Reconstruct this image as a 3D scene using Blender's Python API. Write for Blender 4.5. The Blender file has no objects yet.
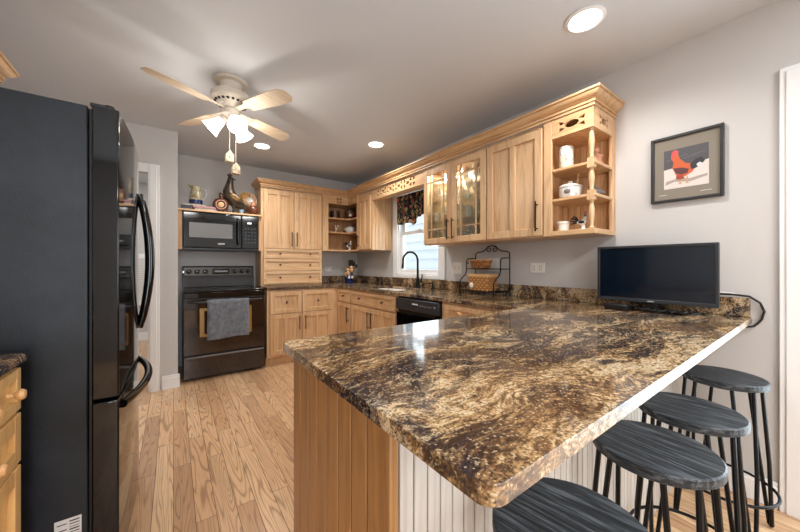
import bpy, bmesh, math, random
from math import pi, sin, cos, radians as R
from mathutils import Vector, Matrix
random.seed(7)
SC = bpy.context.scene
COL = SC.collection

# ------------------------------------------------------------------ camera, world, lights, exposure
cam_d = bpy.data.cameras.new('camera')
cam = bpy.data.objects.new('camera', cam_d); COL.objects.link(cam)
cam.location = (0, 0, 1.1796)
cam.rotation_euler = (R(90), 0, R(-35.9428))
cam_d.sensor_width = 36; cam_d.lens = 312.3424 / 800 * 36
cam_d.shift_y = -1.3 / 800
cam_d.clip_start = 0.02
SC.camera = cam

world = bpy.data.worlds.new('world'); SC.world = world
world.use_nodes = True
wn = world.node_tree.nodes; wl = world.node_tree.links
bg = wn['Background']
bg.inputs['Color'].default_value = (0.80, 0.90, 1.0, 1); bg.inputs['Strength'].default_value = 1.7

def lamp(name, kind, loc, energy, color=(1, 1, 1), rot=(0, 0, 0), size=None, size_y=None, parent=None):
    d = bpy.data.lights.new(name, kind); d.energy = energy; d.color = color
    if kind == 'AREA':
        d.shape = 'RECTANGLE' if size_y else 'DISK'
        d.size = size
        if size_y: d.size_y = size_y
    elif kind in ('POINT', 'SPOT') and size: d.shadow_soft_size = size
    o = bpy.data.objects.new(name, d); COL.objects.link(o)
    o.location = loc; o.rotation_euler = rot
    return o
# daylight at the patio door and kitchen window, with added rear and hall fill
lamp('rear_fill', 'AREA', (-0.17, -2.32, 1.25), 34, (0.92, 0.96, 1.0), (R(90), 0, 0), 0.55, 1.8)  # unseen fill lamp added behind the camera to even out the room
lamp('rear_ceiling_fill', 'AREA', (0.2, -1.0, 2.44), 24, (1.0, 0.98, 0.95), (0, 0, 0), 0.5)  # pair of unseen fill discs added behind the camera
lamp('rear_ceiling_fill', 'AREA', (1.5, -1.0, 2.44), 24, (1.0, 0.98, 0.95), (0, 0, 0), 0.5)
lamp('hall_fill', 'AREA', (-0.9, 5.0, 2.44), 22, (1.0, 0.96, 0.90), (0, 0, 0), 0.4)  # unseen lamp added to brighten the view through the doorway
lamp('patio_daylight', 'AREA', (2.75, -0.86, 1.1), 90, (0.84, 0.92, 1.0), (0, R(90), 0), 2.0, 1.65)
lamp('window_daylight', 'AREA', (2.62, 2.91, 1.6), 9, (0.88, 0.94, 1.0), (0, R(90), 0), 1.0, 0.8)

SC.view_settings.view_transform = 'Standard'; SC.view_settings.look = 'None'
SC.view_settings.gamma = 1.0; SC.view_settings.use_curve_mapping = False
SC.view_settings.exposure = 0.25
SC.cycles.max_bounces = 8; SC.cycles.diffuse_bounces = 5; SC.cycles.glossy_bounces = 4
SC.cycles.transparent_max_bounces = 16; SC.cycles.caustics_reflective = False; SC.cycles.caustics_refractive = False
SC.cycles.sample_clamp_indirect = 6.0
SC.cycles.use_denoising = True

# ------------------------------------------------------------------ layout numbers (metres)
W, B, H = 2.366, 4.43, 2.458          # right wall x, back wall y, ceiling z
LW, FW, AX = -1.08, 3.70, 0.034       # left wall x, doorway wall y, alcove side x
REAR = -2.2
XF, YF = 2.06, 4.11                   # faces of the wall cabinets
XB, YB = 1.76, 3.80                   # faces of the base cabinets
CT, CB = 0.914, 0.885                 # worktop top and underside

# ------------------------------------------------------------------ materials
def S(c):                              # sRGB 0-255 to linear
    return tuple(((v / 255 + 0.055) / 1.055) ** 2.4 if v > 10 else v / 255 / 12.92 for v in c) + (1,)
class NT:
    def __init__(s, name):
        s.m = bpy.data.materials.new(name); s.m.use_nodes = True
        s.t = s.m.node_tree; s.b = s.t.nodes['Principled BSDF']; s.out = s.t.nodes['Material Output']
    def n(s, typ, inp=None, **kw):
        nd = s.t.nodes.new(typ)
        for k, v in kw.items(): setattr(nd, k, v)
        for k, v in (inp or {}).items():
            if isinstance(v, bpy.types.NodeSocket): s.t.links.new(v, nd.inputs[k])
            else: nd.inputs[k].default_value = v
        return nd
    def set(s, **kw):
        for k, v in kw.items():
            k = {'base': 'Base Color', 'rough': 'Roughness', 'metal': 'Metallic', 'normal': 'Normal', 'coat': 'Coat Weight',
                 'coatr': 'Coat Roughness', 'spec': 'Specular IOR Level', 'emit': 'Emission Color', 'emits': 'Emission Strength',
                 'sheen': 'Sheen Weight', 'trans': 'Transmission Weight', 'alpha': 'Alpha', 'ior': 'IOR'}[k]
            if isinstance(v, bpy.types.NodeSocket): s.t.links.new(v, s.b.inputs[k])
            else: s.b.inputs[k].default_value = v
        return s
    def ramp(s, fac, stops, interp='LINEAR'):
        r = s.n('ShaderNodeValToRGB', {'Fac': fac}); r.color_ramp.interpolation = interp
        e = r.color_ramp.elements
        while len(e) < len(stops): e.new(0.5)
        for el, (p, c) in zip(e, stops): el.position = p; el.color = c
        return r.outputs['Color']
    def coords(s, scale=(1, 1, 1), loc=(0, 0, 0), rot=(0, 0, 0)):
        tc = s.n('ShaderNodeTexCoord'); mp = s.n('ShaderNodeMapping', {'Vector': tc.outputs['Object'], 'Scale': scale, 'Location': loc, 'Rotation': rot})
        return mp.outputs['Vector']
    def noise(s, vec, scale, detail=4, rough=0.55, dist=0.0):
        return s.n('ShaderNodeTexNoise', {'Vector': vec, 'Scale': scale, 'Detail': detail, 'Roughness': rough, 'Distortion': dist})
    def math(s, op, a, b=0.0, c=0.0):
        return s.n('ShaderNodeMath', {0: a, 1: b, 2: c}, operation=op).outputs[0]
    def vmath(s, op, a, b=(0, 0, 0)):
        return s.n('ShaderNodeVectorMath', {0: a, 1: b}, operation=op).outputs[0]
    def mix(s, fac, a, b, blend='MIX'):
        m = s.n('ShaderNodeMix', data_type='RGBA', blend_type=blend)
        for idx, v in ((0, fac), (6, a), (7, b)):
            if isinstance(v, bpy.types.NodeSocket): s.t.links.new(v, m.inputs[idx])
            else: m.inputs[idx].default_value = v
        return m.outputs[2]
    def bump(s, h, strength=0.2, dist=0.01):
        return s.n('ShaderNodeBump', {'Height': h, 'Strength': strength, 'Distance': dist}).outputs['Normal']

def plain(name, c, rough=0.5, metal=0.0, **kw):
    t = NT(name); t.set(base=S(c), rough=rough, metal=metal, **kw); return t.m

def paint(name, c, rough=0.55, amt=0.02):
    t = NT(name); v = t.coords()
    n = t.noise(v, 130, 3)
    t.set(base=S(c), rough=rough, normal=t.bump(n.outputs['Fac'], amt * 4, 0.002)); return t.m

def wood(name, light, mid, dark, axis='z', rough=0.38, coat=0.25, knots=0.35):
    t = NT(name)
    sc = {'z': (1, 1, 0.07), 'x': (0.07, 1, 1), 'y': (1, 0.07, 1)}[axis]
    v = t.coords(sc)
    oi = t.n('ShaderNodeObjectInfo')
    off = t.vmath('MULTIPLY', t.n('ShaderNodeCombineXYZ', {0: oi.outputs['Random'], 1: oi.outputs['Random'], 2: oi.outputs['Random']}).outputs[0], (3.7, 5.3, 2.1))
    v = t.vmath('ADD', v, off)
    big = t.noise(v, 7.0, 3, 0.5, 0.6).outputs['Fac']
    rings = t.math('SINE', t.math('MULTIPLY', big, 62.0))
    rings = t.math('POWER', t.math('MULTIPLY_ADD', rings, 0.5, 0.5), 4.0)
    fine = t.noise(v, 130, 3, 0.7).outputs['Fac']
    base = t.ramp(big, [(0.28, S(mid)), (0.52, S(light)), (0.72, S(mid))])
    base = t.mix(t.math('MULTIPLY', rings, knots), base, S(dark))
    base = t.mix(t.math('MULTIPLY', t.ramp(fine, [(0.45, (0, 0, 0, 1)), (0.75, (1, 1, 1, 1))]), 0.22), base, S(dark))
    hv = t.n('ShaderNodeHueSaturation', {'Hue': 0.5, 'Saturation': 1.0, 'Value': t.math('MULTIPLY_ADD', oi.outputs['Random'], 0.14, 0.93), 'Fac': 1.0, 'Color': base})
    t.set(base=hv.outputs[0], rough=rough, coat=coat, coatr=0.25, normal=t.bump(fine, 0.05, 0.002))
    return t.m

M = {}
M['oak'] = wood('oak_cabinet', (220, 184, 142), (204, 162, 116), (160, 112, 72), 'z')
M['oak_h'] = wood('oak_cabinet_horizontal', (220, 184, 142), (204, 162, 116), (160, 112, 72), 'x')
M['oak_y'] = wood('oak_cabinet_lengthwise', (216, 178, 134), (198, 156, 110), (156, 108, 68), 'y')
M['oak_in'] = wood('oak_cabinet_interior', (222, 178, 130), (204, 158, 110), (152, 104, 66), 'z', 0.5, 0.1)  # oak tone lightened and warmed to offset the shade inside cabinets
M['panel_oak'] = wood('peninsula_oak', (172, 126, 76), (154, 108, 62), (104, 68, 38), 'z', 0.4, 0.2, 0.3)  # oak tone darkened to put in the weaker light at the peninsula end
M['whitewash'] = wood('whitewashed_beadboard', (196, 190, 182), (180, 173, 165), (150, 141, 131), 'z', 0.4, 0.3, 0.3)
M['maple'] = wood('maple_cabinet', (220, 180, 120), (208, 164, 102), (176, 128, 70), 'z', 0.35, 0.3, 0.2)
M['maple_knob'] = plain('maple_knob', (206, 160, 108), 0.35)
M['wall'] = paint('wall_paint', (194, 191, 189))
M['ceil'] = paint('ceiling_paint', (208, 212, 218), 0.7)
M['white'] = plain('white_trim_paint', (232, 232, 232), 0.35)
M['black_metal'] = plain('black_iron', (16, 16, 18), 0.4, 0.6)
M['bronze'] = plain('dark_bronze_pull', (38, 28, 22), 0.35, 0.7)
M['knob'] = plain('bronze_knob', (92, 66, 44), 0.35, 0.6)
M['gloss_black'] = plain('gloss_black', (7, 7, 8), 0.07, 0.0, coat=0.15, coatr=0.04, spec=.45)
M['satin_black'] = plain('satin_black', (16, 16, 18), 0.35)
M['rubber'] = plain('black_rubber', (12, 12, 12), 0.6)
M['steel'] = plain('brushed_steel', (190, 190, 192), 0.28, 1.0)
M['porcelain'] = plain('white_porcelain', (232, 226, 216), 0.25)
M['white_plastic'] = plain('white_plastic', (228, 226, 222), 0.35)
M['dark_slot'] = plain('dark_slot', (40, 38, 36), 0.6)
M['grey_print'] = plain('pale_grey_print', (170, 172, 176), 0.5)
M['red'] = plain('red_glaze', (170, 40, 38), 0.35)
M['blue'] = plain('cobalt_glaze', (28, 44, 92), 0.25)
M['pale_blue'] = plain('pale_blue_glaze', (150, 178, 208), 0.3)
M['tan'] = plain('tan_clay', (214, 170, 120), 0.5)
M['copper'] = plain('copper_glaze', (196, 140, 112), 0.35)
M['grey_bird'] = plain('grey_ceramic', (120, 116, 112), 0.45)
M['tvframe'] = plain('charcoal_plastic', (44, 46, 50), 0.35)

def mk():
    t = NT('black_pebbled_steel'); v = t.coords()
    n = t.noise(v, 420, 2); n2 = t.noise(v, 2.2, 5, 0.65)
    c = t.ramp(n2.outputs['Fac'], [(0.35, S((10, 12, 15))), (0.72, S((36, 41, 49)))])  # broad mottling, its paler blue-grey also painting in a soft highlight
    sp = t.ramp(t.noise(v, 60, 2, 0.8).outputs['Fac'], [(0.72, (0, 0, 0, 1)), (0.8, (1, 1, 1, 1))])
    t.set(base=t.mix(t.math('MULTIPLY', sp, 0.35), c, S((90, 92, 96))), rough=0.38, spec=0.35, normal=t.bump(n.outputs['Fac'], 0.35, 0.002)); return t.m
M['fridge_side'] = mk()

def mk():
    t = NT('granite'); v0 = t.coords()
    warp = t.noise(v0, 1.7, 3, 0.55)
    wv = t.vmath('MULTIPLY', t.vmath('SUBTRACT', warp.outputs['Color'], (0.5, 0.5, 0.5)), (0.5, 0.42, 0.3))
    v = t.vmath('ADD', v0, wv)
    band = t.noise(t.vmath('MULTIPLY', v, (0.75, 2.6, 1.8)), 2.3, 4, 0.5, 0.5).outputs['Fac']
    grain = t.noise(t.vmath('MULTIPLY', v, (0.55, 1.0, 1.0)), 95, 4, 0.65, 0.3).outputs['Fac']
    streak = t.noise(t.vmath('MULTIPLY', v, (0.22, 1.0, 1.0)), 38, 4, 0.6, 0.4).outputs['Fac']
    f = t.math('ADD', t.math('MULTIPLY', band, 0.46), t.math('ADD', t.math('MULTIPLY', grain, 0.34), t.math('MULTIPLY', streak, 0.20)))
    base = t.ramp(f, [(0.37, S((22, 19, 21))), (0.43, S((58, 44, 38))), (0.472, S((112, 84, 58))), (0.52, S((174, 142, 100))),
                      (0.565, S((214, 194, 162))), (0.605, S((138, 106, 76))), (0.66, S((52, 42, 42)))])
    # dark charcoal drifts with a violet cast
    dr = t.noise(t.vmath('MULTIPLY', v, (0.75, 2.3, 2.0)), 2.1, 5, 0.6, 1.4).outputs['Fac']
    drm = t.ramp(dr, [(0.50, (0, 0, 0, 1)), (0.545, (1, 1, 1, 1))])
    brm = t.ramp(t.math('ADD', t.math('MULTIPLY', grain, 0.55), t.math('MULTIPLY', streak, 0.45)), [(0.46, (1, 1, 1, 1)), (0.62, (0.25, 0.25, 0.25, 1))])
    base = t.mix(t.math('MULTIPLY', drm, brm), base, S((46, 40, 46)))
    # thin dark veins along the slab
    vn = t.noise(t.vmath('MULTIPLY', v, (0.6, 3.4, 2.0)), 2.6, 5, 0.6, 0.4).outputs['Fac']
    vm = t.ramp(t.math('ABSOLUTE', t.math('SUBTRACT', vn, 0.5)), [(0.0, (1, 1, 1, 1)), (0.03, (0, 0, 0, 1))])
    base = t.mix(t.math('MULTIPLY', vm, t.math('MULTIPLY', brm, 0.85)), base, S((46, 34, 30)))
    # rusty gold areas
    ru = t.ramp(t.noise(v, 2.4, 3, 0.5).outputs['Fac'], [(0.5, (0, 0, 0, 1)), (0.66, (1, 1, 1, 1))])
    base = t.mix(t.math('MULTIPLY', ru, 0.18), base, S((150, 104, 58)), 'MIX')
    # crystal flecks
    vo = t.n('ShaderNodeTexVoronoi', {'Vector': v0, 'Scale': 290.0})
    vc = t.n('ShaderNodeSeparateColor', {0: vo.outputs['Color']})
    cream = t.ramp(vc.outputs[0], [(0.90, (0, 0, 0, 1)), (0.93, (1, 1, 1, 1))])
    base = t.mix(t.math('MULTIPLY', cream, 0.35), base, S((236, 214, 178)))
    blk = t.ramp(vc.outputs[1], [(0.70, (0, 0, 0, 1)), (0.74, (1, 1, 1, 1))])
    base = t.mix(t.math('MULTIPLY', blk, 0.6), base, S((34, 26, 26)))
    t.set(base=base, rough=0.10, coat=0.1, coatr=0.02, spec=0.42)
    return t.m
M['granite'] = mk()
M['granite_sheen'] = M['granite'].copy(); M['granite_sheen'].name = 'granite_sheen_edge'  # same stone; stronger coat puts a whiter sheen into this edge
_b = M['granite_sheen'].node_tree.nodes['Principled BSDF']; _b.inputs['Roughness'].default_value = .45; _b.inputs['Coat Roughness'].default_value = .5; _b.inputs['Coat Weight'].default_value = 1.0; _b.inputs['Coat IOR'].default_value = 1.7

def mk():
    t = NT('oak_floor'); tc = t.n('ShaderNodeTexCoord')
    sep = t.n('ShaderNodeSeparateXYZ', {0: tc.outputs['Object']})
    v = t.n('ShaderNodeCombineXYZ', {0: sep.outputs[1], 1: sep.outputs[0], 2: 0.0}).outputs[0]
    br = t.n('ShaderNodeTexBrick', {'Vector': v, 'Color1': (0, 0, 0, 1), 'Color2': (1, 1, 1, 1), 'Mortar': (0.5, 0.5, 0.5, 1), 'Scale': 1.0,
             'Mortar Size': 0.0012, 'Mortar Smooth': 0.0, 'Brick Width': 0.85, 'Row Height': 0.083}, offset=0.37, offset_frequency=2)
    rnd = t.n('ShaderNodeSeparateColor', {0: br.outputs['Color']}).outputs[0]
    off = t.vmath('MULTIPLY', t.n('ShaderNodeCombineXYZ', {0: rnd, 1: rnd, 2: rnd}).outputs[0], (17.0, 31.0, 7.0))
    g = t.vmath('ADD', t.vmath('MULTIPLY', v, (0.75, 11.0, 1.0)), off)
    big = t.noise(g, 1.0, 2, 0.4, 0.35).outputs['Fac']
    rings = t.math('MULTIPLY_ADD', t.math('SINE', t.math('MULTIPLY', big, 125.0)), 0.5, 0.5)
    rings = t.math('POWER', rings, 5.0)
    fine = t.noise(t.vmath('MULTIPLY', v, (9, 150, 1)), 1.0, 3, 0.6).outputs['Fac']
    base = t.ramp(rnd, [(0.0, S((168, 126, 90))), (0.35, S((212, 168, 126))), (0.7, S((226, 188, 146))), (1.0, S((188, 146, 108)))])
    cl = t.noise(g, 0.6, 2).outputs['Fac']
    base = t.mix(t.math('MULTIPLY', cl, 0.35), base, S((222, 186, 148)))
    base = t.mix(t.math('MULTIPLY', rings, 0.55), base, S((112, 74, 48)))
    base = t.mix(t.math('MULTIPLY', t.ramp(fine, [(0.45, (0, 0, 0, 1)), (0.7, (1, 1, 1, 1))]), 0.25), base, S((128, 86, 52)))
    base = t.mix(br.outputs['Fac'], base, S((78, 48, 28)))
    t.set(base=base, rough=0.3, coat=0.15, coatr=0.2, normal=t.bump(br.outputs['Fac'], -0.15, 0.002))
    return t.m
M['floor'] = mk()

def mk():
    t = NT('stool_seat_wood'); v = t.coords((1, 0.05, 1))
    oi = t.n('ShaderNodeObjectInfo')
    n = t.noise(v, 85, 4, 0.75).outputs['Fac']
    n2 = t.noise(v, 30, 2, 0.5).outputs['Fac']
    c = t.ramp(n, [(0.38, S((13, 15, 18))), (0.5, S((36, 41, 46))), (0.63, S((92, 98, 104)))])
    c = t.mix(t.math('MULTIPLY', n2, 0.45), c, S((30, 33, 36)))
    t.set(base=c, rough=0.5, spec=.35, normal=t.bump(n, 0.35, 0.003)); return t.m
M['stool'] = mk()

def mk():
    t = NT('valance_fabric'); v = t.coords()
    vo = t.n('ShaderNodeTexVoronoi', {'Vector': t.vmath('ADD', v, t.vmath('MULTIPLY', t.noise(v, 24, 2).outputs['Color'], (0.03, 0.03, 0.03))), 'Scale': 21.0})
    sc = t.n('ShaderNodeSeparateColor', {0: vo.outputs['Color']})
    colr = t.ramp(sc.outputs[0], [(0.0, S((206, 112, 92))), (0.24, S((198, 172, 120))), (0.48, S((112, 122, 76))), (0.7, S((208, 178, 132))), (0.88, S((176, 72, 66)))], 'CONSTANT')
    m1 = t.ramp(vo.outputs['Distance'], [(0.42, (1, 1, 1, 1)), (0.50, (0, 0, 0, 1))])
    brk = t.ramp(t.noise(v, 60, 3, 0.7).outputs['Fac'], [(0.42, (0, 0, 0, 1)), (0.5, (1, 1, 1, 1))])
    pick = t.ramp(sc.outputs[2], [(0.12, (0, 0, 0, 1)), (0.16, (1, 1, 1, 1))])
    c = t.mix(t.math('MULTIPLY', t.math('MULTIPLY', m1, brk), pick), S((22, 24, 38)), colr)
    v2 = t.n('ShaderNodeTexVoronoi', {'Vector': t.vmath('MULTIPLY', t.vmath('ADD', v, t.vmath('MULTIPLY', t.noise(v, 30, 2).outputs['Color'], (0.04, 0.04, 0.04))), (1, 1, .6)), 'Scale': 46.0})
    s2 = t.n('ShaderNodeSeparateColor', {0: v2.outputs['Color']})
    lf = t.ramp(s2.outputs[0], [(0.0, S((120, 128, 84))), (0.3, S((214, 196, 150))), (0.55, S((96, 104, 72))), (0.8, S((200, 168, 120)))], 'CONSTANT')
    m2 = t.math('MULTIPLY', t.ramp(v2.outputs['Distance'], [(0.36, (1, 1, 1, 1)), (0.44, (0, 0, 0, 1))]), t.ramp(s2.outputs[1], [(0.45, (0, 0, 0, 1)), (0.5, (1, 1, 1, 1))]))
    c = t.mix(m2, c, lf)
    t.set(base=c, rough=0.85); return t.m
M['fabric'] = mk()

def mk():
    t = NT('grey_terry'); v = t.coords()
    n = t.noise(v, 260, 3, 0.7).outputs['Fac']; n2 = t.noise(v, 26, 3, 0.6).outputs['Fac']
    c = t.ramp(t.math('MULTIPLY_ADD', n, 0.5, t.math('MULTIPLY', n2, 0.5)), [(0.35, S((74, 78, 86))), (0.65, S((128, 132, 140)))])
    t.set(base=c, rough=0.95, sheen=0.3, normal=t.bump(n, 0.8, 0.004)); return t.m
M['terry'] = mk()

def basket_mat(name, a, b, sx, sz):
    t = NT(name); tc = t.n('ShaderNodeTexCoord')
    sep = t.n('ShaderNodeSeparateXYZ', {0: tc.outputs['Object']})
    al = t.math('ADD', sep.outputs[0], sep.outputs[1])
    row = t.math('FLOOR', t.math('MULTIPLY', sep.outputs[2], sz))
    ph = t.math('MULTIPLY', row, pi)
    wv = t.math('SINE', t.math('ADD', t.math('MULTIPLY', al, sx), ph))
    fr = t.math('FRACT', t.math('MULTIPLY', sep.outputs[2], sz))
    edge = t.math('ABSOLUTE', t.math('SUBTRACT', fr, 0.5))
    h = t.math('SUBTRACT', t.math('MULTIPLY', wv, 0.4), edge)
    c = t.ramp(t.math('MULTIPLY_ADD', h, 0.5, 0.55), [(0.12, S(b)), (0.6, S(a))])
    c = t.mix(t.math('MULTIPLY', t.noise(tc.outputs['Object'], 40, 3).outputs['Fac'], 0.3), c, S(b))
    t.set(base=c, rough=0.55, normal=t.bump(h, 0.5, 0.004)); return t.m
M['basket'] = basket_mat('woven_splint', (206, 146, 84), (92, 52, 24), 150, 48)
M['basket2'] = basket_mat('woven_splint_plain', (176, 116, 58), (96, 54, 24), 120, 40)

def mk():
    t = NT('clear_glass')
    lw = t.n('ShaderNodeLayerWeight', {'Blend': 0.5})
    fr = t.math('MULTIPLY_ADD', t.math('POWER', lw.outputs['Facing'], 5.0), 0.92, 0.04)
    tr = t.n('ShaderNodeBsdfTransparent', {'Color': (0.95, 0.97, 0.96, 1)})
    gl = t.n('ShaderNodeBsdfGlossy', {'Roughness': 0.02})
    mx = t.n('ShaderNodeMixShader', {0: fr, 1: tr.outputs[0], 2: gl.outputs[0]})
    t.t.links.new(mx.outputs[0], t.out.inputs['Surface']); return t.m
M['glass'] = mk()
def mk():
    t = NT('cut_crystal'); v = t.coords()
    vo = t.n('ShaderNodeTexVoronoi', {'Vector': v, 'Scale': 75.0})
    nm = t.bump(vo.outputs['Distance'], 1.0, 0.01)
    lw = t.n('ShaderNodeLayerWeight', {'Blend': 0.45, 'Normal': nm})
    tr = t.n('ShaderNodeBsdfTransparent', {'Color': (0.93, 0.94, 0.93, 1)})
    gl = t.n('ShaderNodeBsdfGlossy', {'Roughness': 0.12, 'Normal': nm, 'Color': (1, 1, 1, 1)})
    mx = t.n('ShaderNodeMixShader', {0: t.math('MULTIPLY_ADD', lw.outputs['Facing'], 0.6, 0.2), 1: tr.outputs[0], 2: gl.outputs[0]})
    t.t.links.new(mx.outputs[0], t.out.inputs['Surface']); return t.m
M['crystal'] = mk()
def emis(name, c, st):
    t = NT(name); t.set(base=(0.9, 0.9, 0.9, 1), emit=c, emits=st); return t.m
M['lens'] = emis('downlight_lens', (1.0, 0.96, 0.88, 1), 14)
M['shade'] = emis('frosted_lit_shade', (1.0, 0.93, 0.82, 1), 5.0)
M['digit'] = emis('lit_display', (0.75, 0.82, 0.9, 1), 0.25)
def mk():
    t = NT('fan_blade'); v = t.coords((1, 1, 1))
    tc = t.n('ShaderNodeTexCoord')
    n = t.noise(t.vmath('MULTIPLY', tc.outputs['Object'], (3, 40, 1)), 2, 3).outputs['Fac']
    c = t.ramp(n, [(0.3, S((188, 166, 140))), (0.7, S((214, 198, 176)))])
    t.set(base=c, rough=0.45); return t.m
M['blade'] = mk()
M['blade_edge'] = plain('fan_blade_dark_edge', (96, 80, 66), 0.5)
M['fan_white'] = plain('fan_cream_metal', (214, 204, 190), 0.4)
M['siding'] = plain('white_siding', (236, 240, 244), 0.6)
def mk():
    t = NT('oven_glass'); tc = t.n('ShaderNodeTexCoord')
    n = t.noise(tc.outputs['Object'], 14, 4).outputs['Fac']
    t.set(base=t.ramp(n, [(0.3, S((20, 10, 7))), (0.8, S((42, 21, 13)))]), rough=0.06, coat=0.5, coatr=0.03); return t.m
M['oven_glass'] = mk()
M['oven_reflection'] = plain('golden_oven_reflection', (150, 116, 62), 0.3, 0.3)  # golden tint paints in the tan reflection around the oven window
def mottled(name, cols, scale, rough=0.3, metal=0.0):
    t = NT(name); v = t.coords()
    n = t.noise(v, scale, 3, 0.6, 0.5).outputs['Fac']
    k = len(cols)
    t.set(base=t.ramp(n, [(0.3 + 0.4 * i / (k - 1), S(c)) for i, c in enumerate(cols)], 'LINEAR'), rough=rough, metal=metal); return t.m
M['pitcher'] = mottled('painted_pitcher_glaze', [(70, 74, 100), (150, 146, 110), (186, 178, 146), (120, 112, 84), (170, 92, 72)], 22)
M['plate'] = mottled('floral_plate_glaze', [(24, 34, 26), (34, 50, 38), (200, 138, 58), (36, 62, 46), (160, 152, 124)], 24)
M['jug'] = mottled('brown_jug_glaze', [(52, 26, 16), (112, 58, 30), (60, 30, 20), (160, 110, 70)], 24)
M['brown'] = mottled('brown_glaze', [(58, 30, 20), (92, 52, 34)], 12)
M['toleware'] = mottled('antique_rooster_metal', [(40, 34, 30), (84, 74, 60), (50, 44, 38), (124, 92, 56)], 18, 0.4, 0.35)
M['gold_feather'] = mottled('gilded_feather_metal', [(60, 50, 36), (140, 104, 54), (48, 40, 34), (96, 84, 66)], 30, 0.35, 0.4)
M['canister'] = mottled('patterned_canister_glaze', [(120, 140, 150), (226, 222, 206), (222, 218, 204), (150, 132, 100)], 42)
M['cowspot'] = mottled('black_white_spotted_glaze', [(14, 14, 16), (224, 220, 212), (232, 228, 220), (30, 30, 32)], 14)
M['cream_brown'] = mottled('cream_and_brown_glaze', [(232, 224, 204), (222, 206, 176), (120, 72, 42)], 24)
M['white_blue'] = mottled('white_blue_glaze', [(222, 220, 216), (226, 224, 220), (130, 142, 160)], 20)
M['book_a'] = plain('book_dark_cover', (58, 56, 66), 0.5)
M['book_b'] = plain('book_pink_cover', (188, 140, 146), 0.5)
M['book_c'] = plain('book_cream_cover', (206, 200, 190), 0.5)
M['pages'] = plain('book_pages', (216, 208, 190), 0.8)
M['mat_board'] = plain('taupe_mat_board', (128, 120, 108), 0.8)
M['frame_black'] = plain('dark_picture_frame', (46, 46, 48), 0.35)
M['label_paper'] = plain('paper_label', (206, 204, 202), 0.6)
M['gold'] = plain('gold_coin', (226, 214, 190), 0.4)

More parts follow.
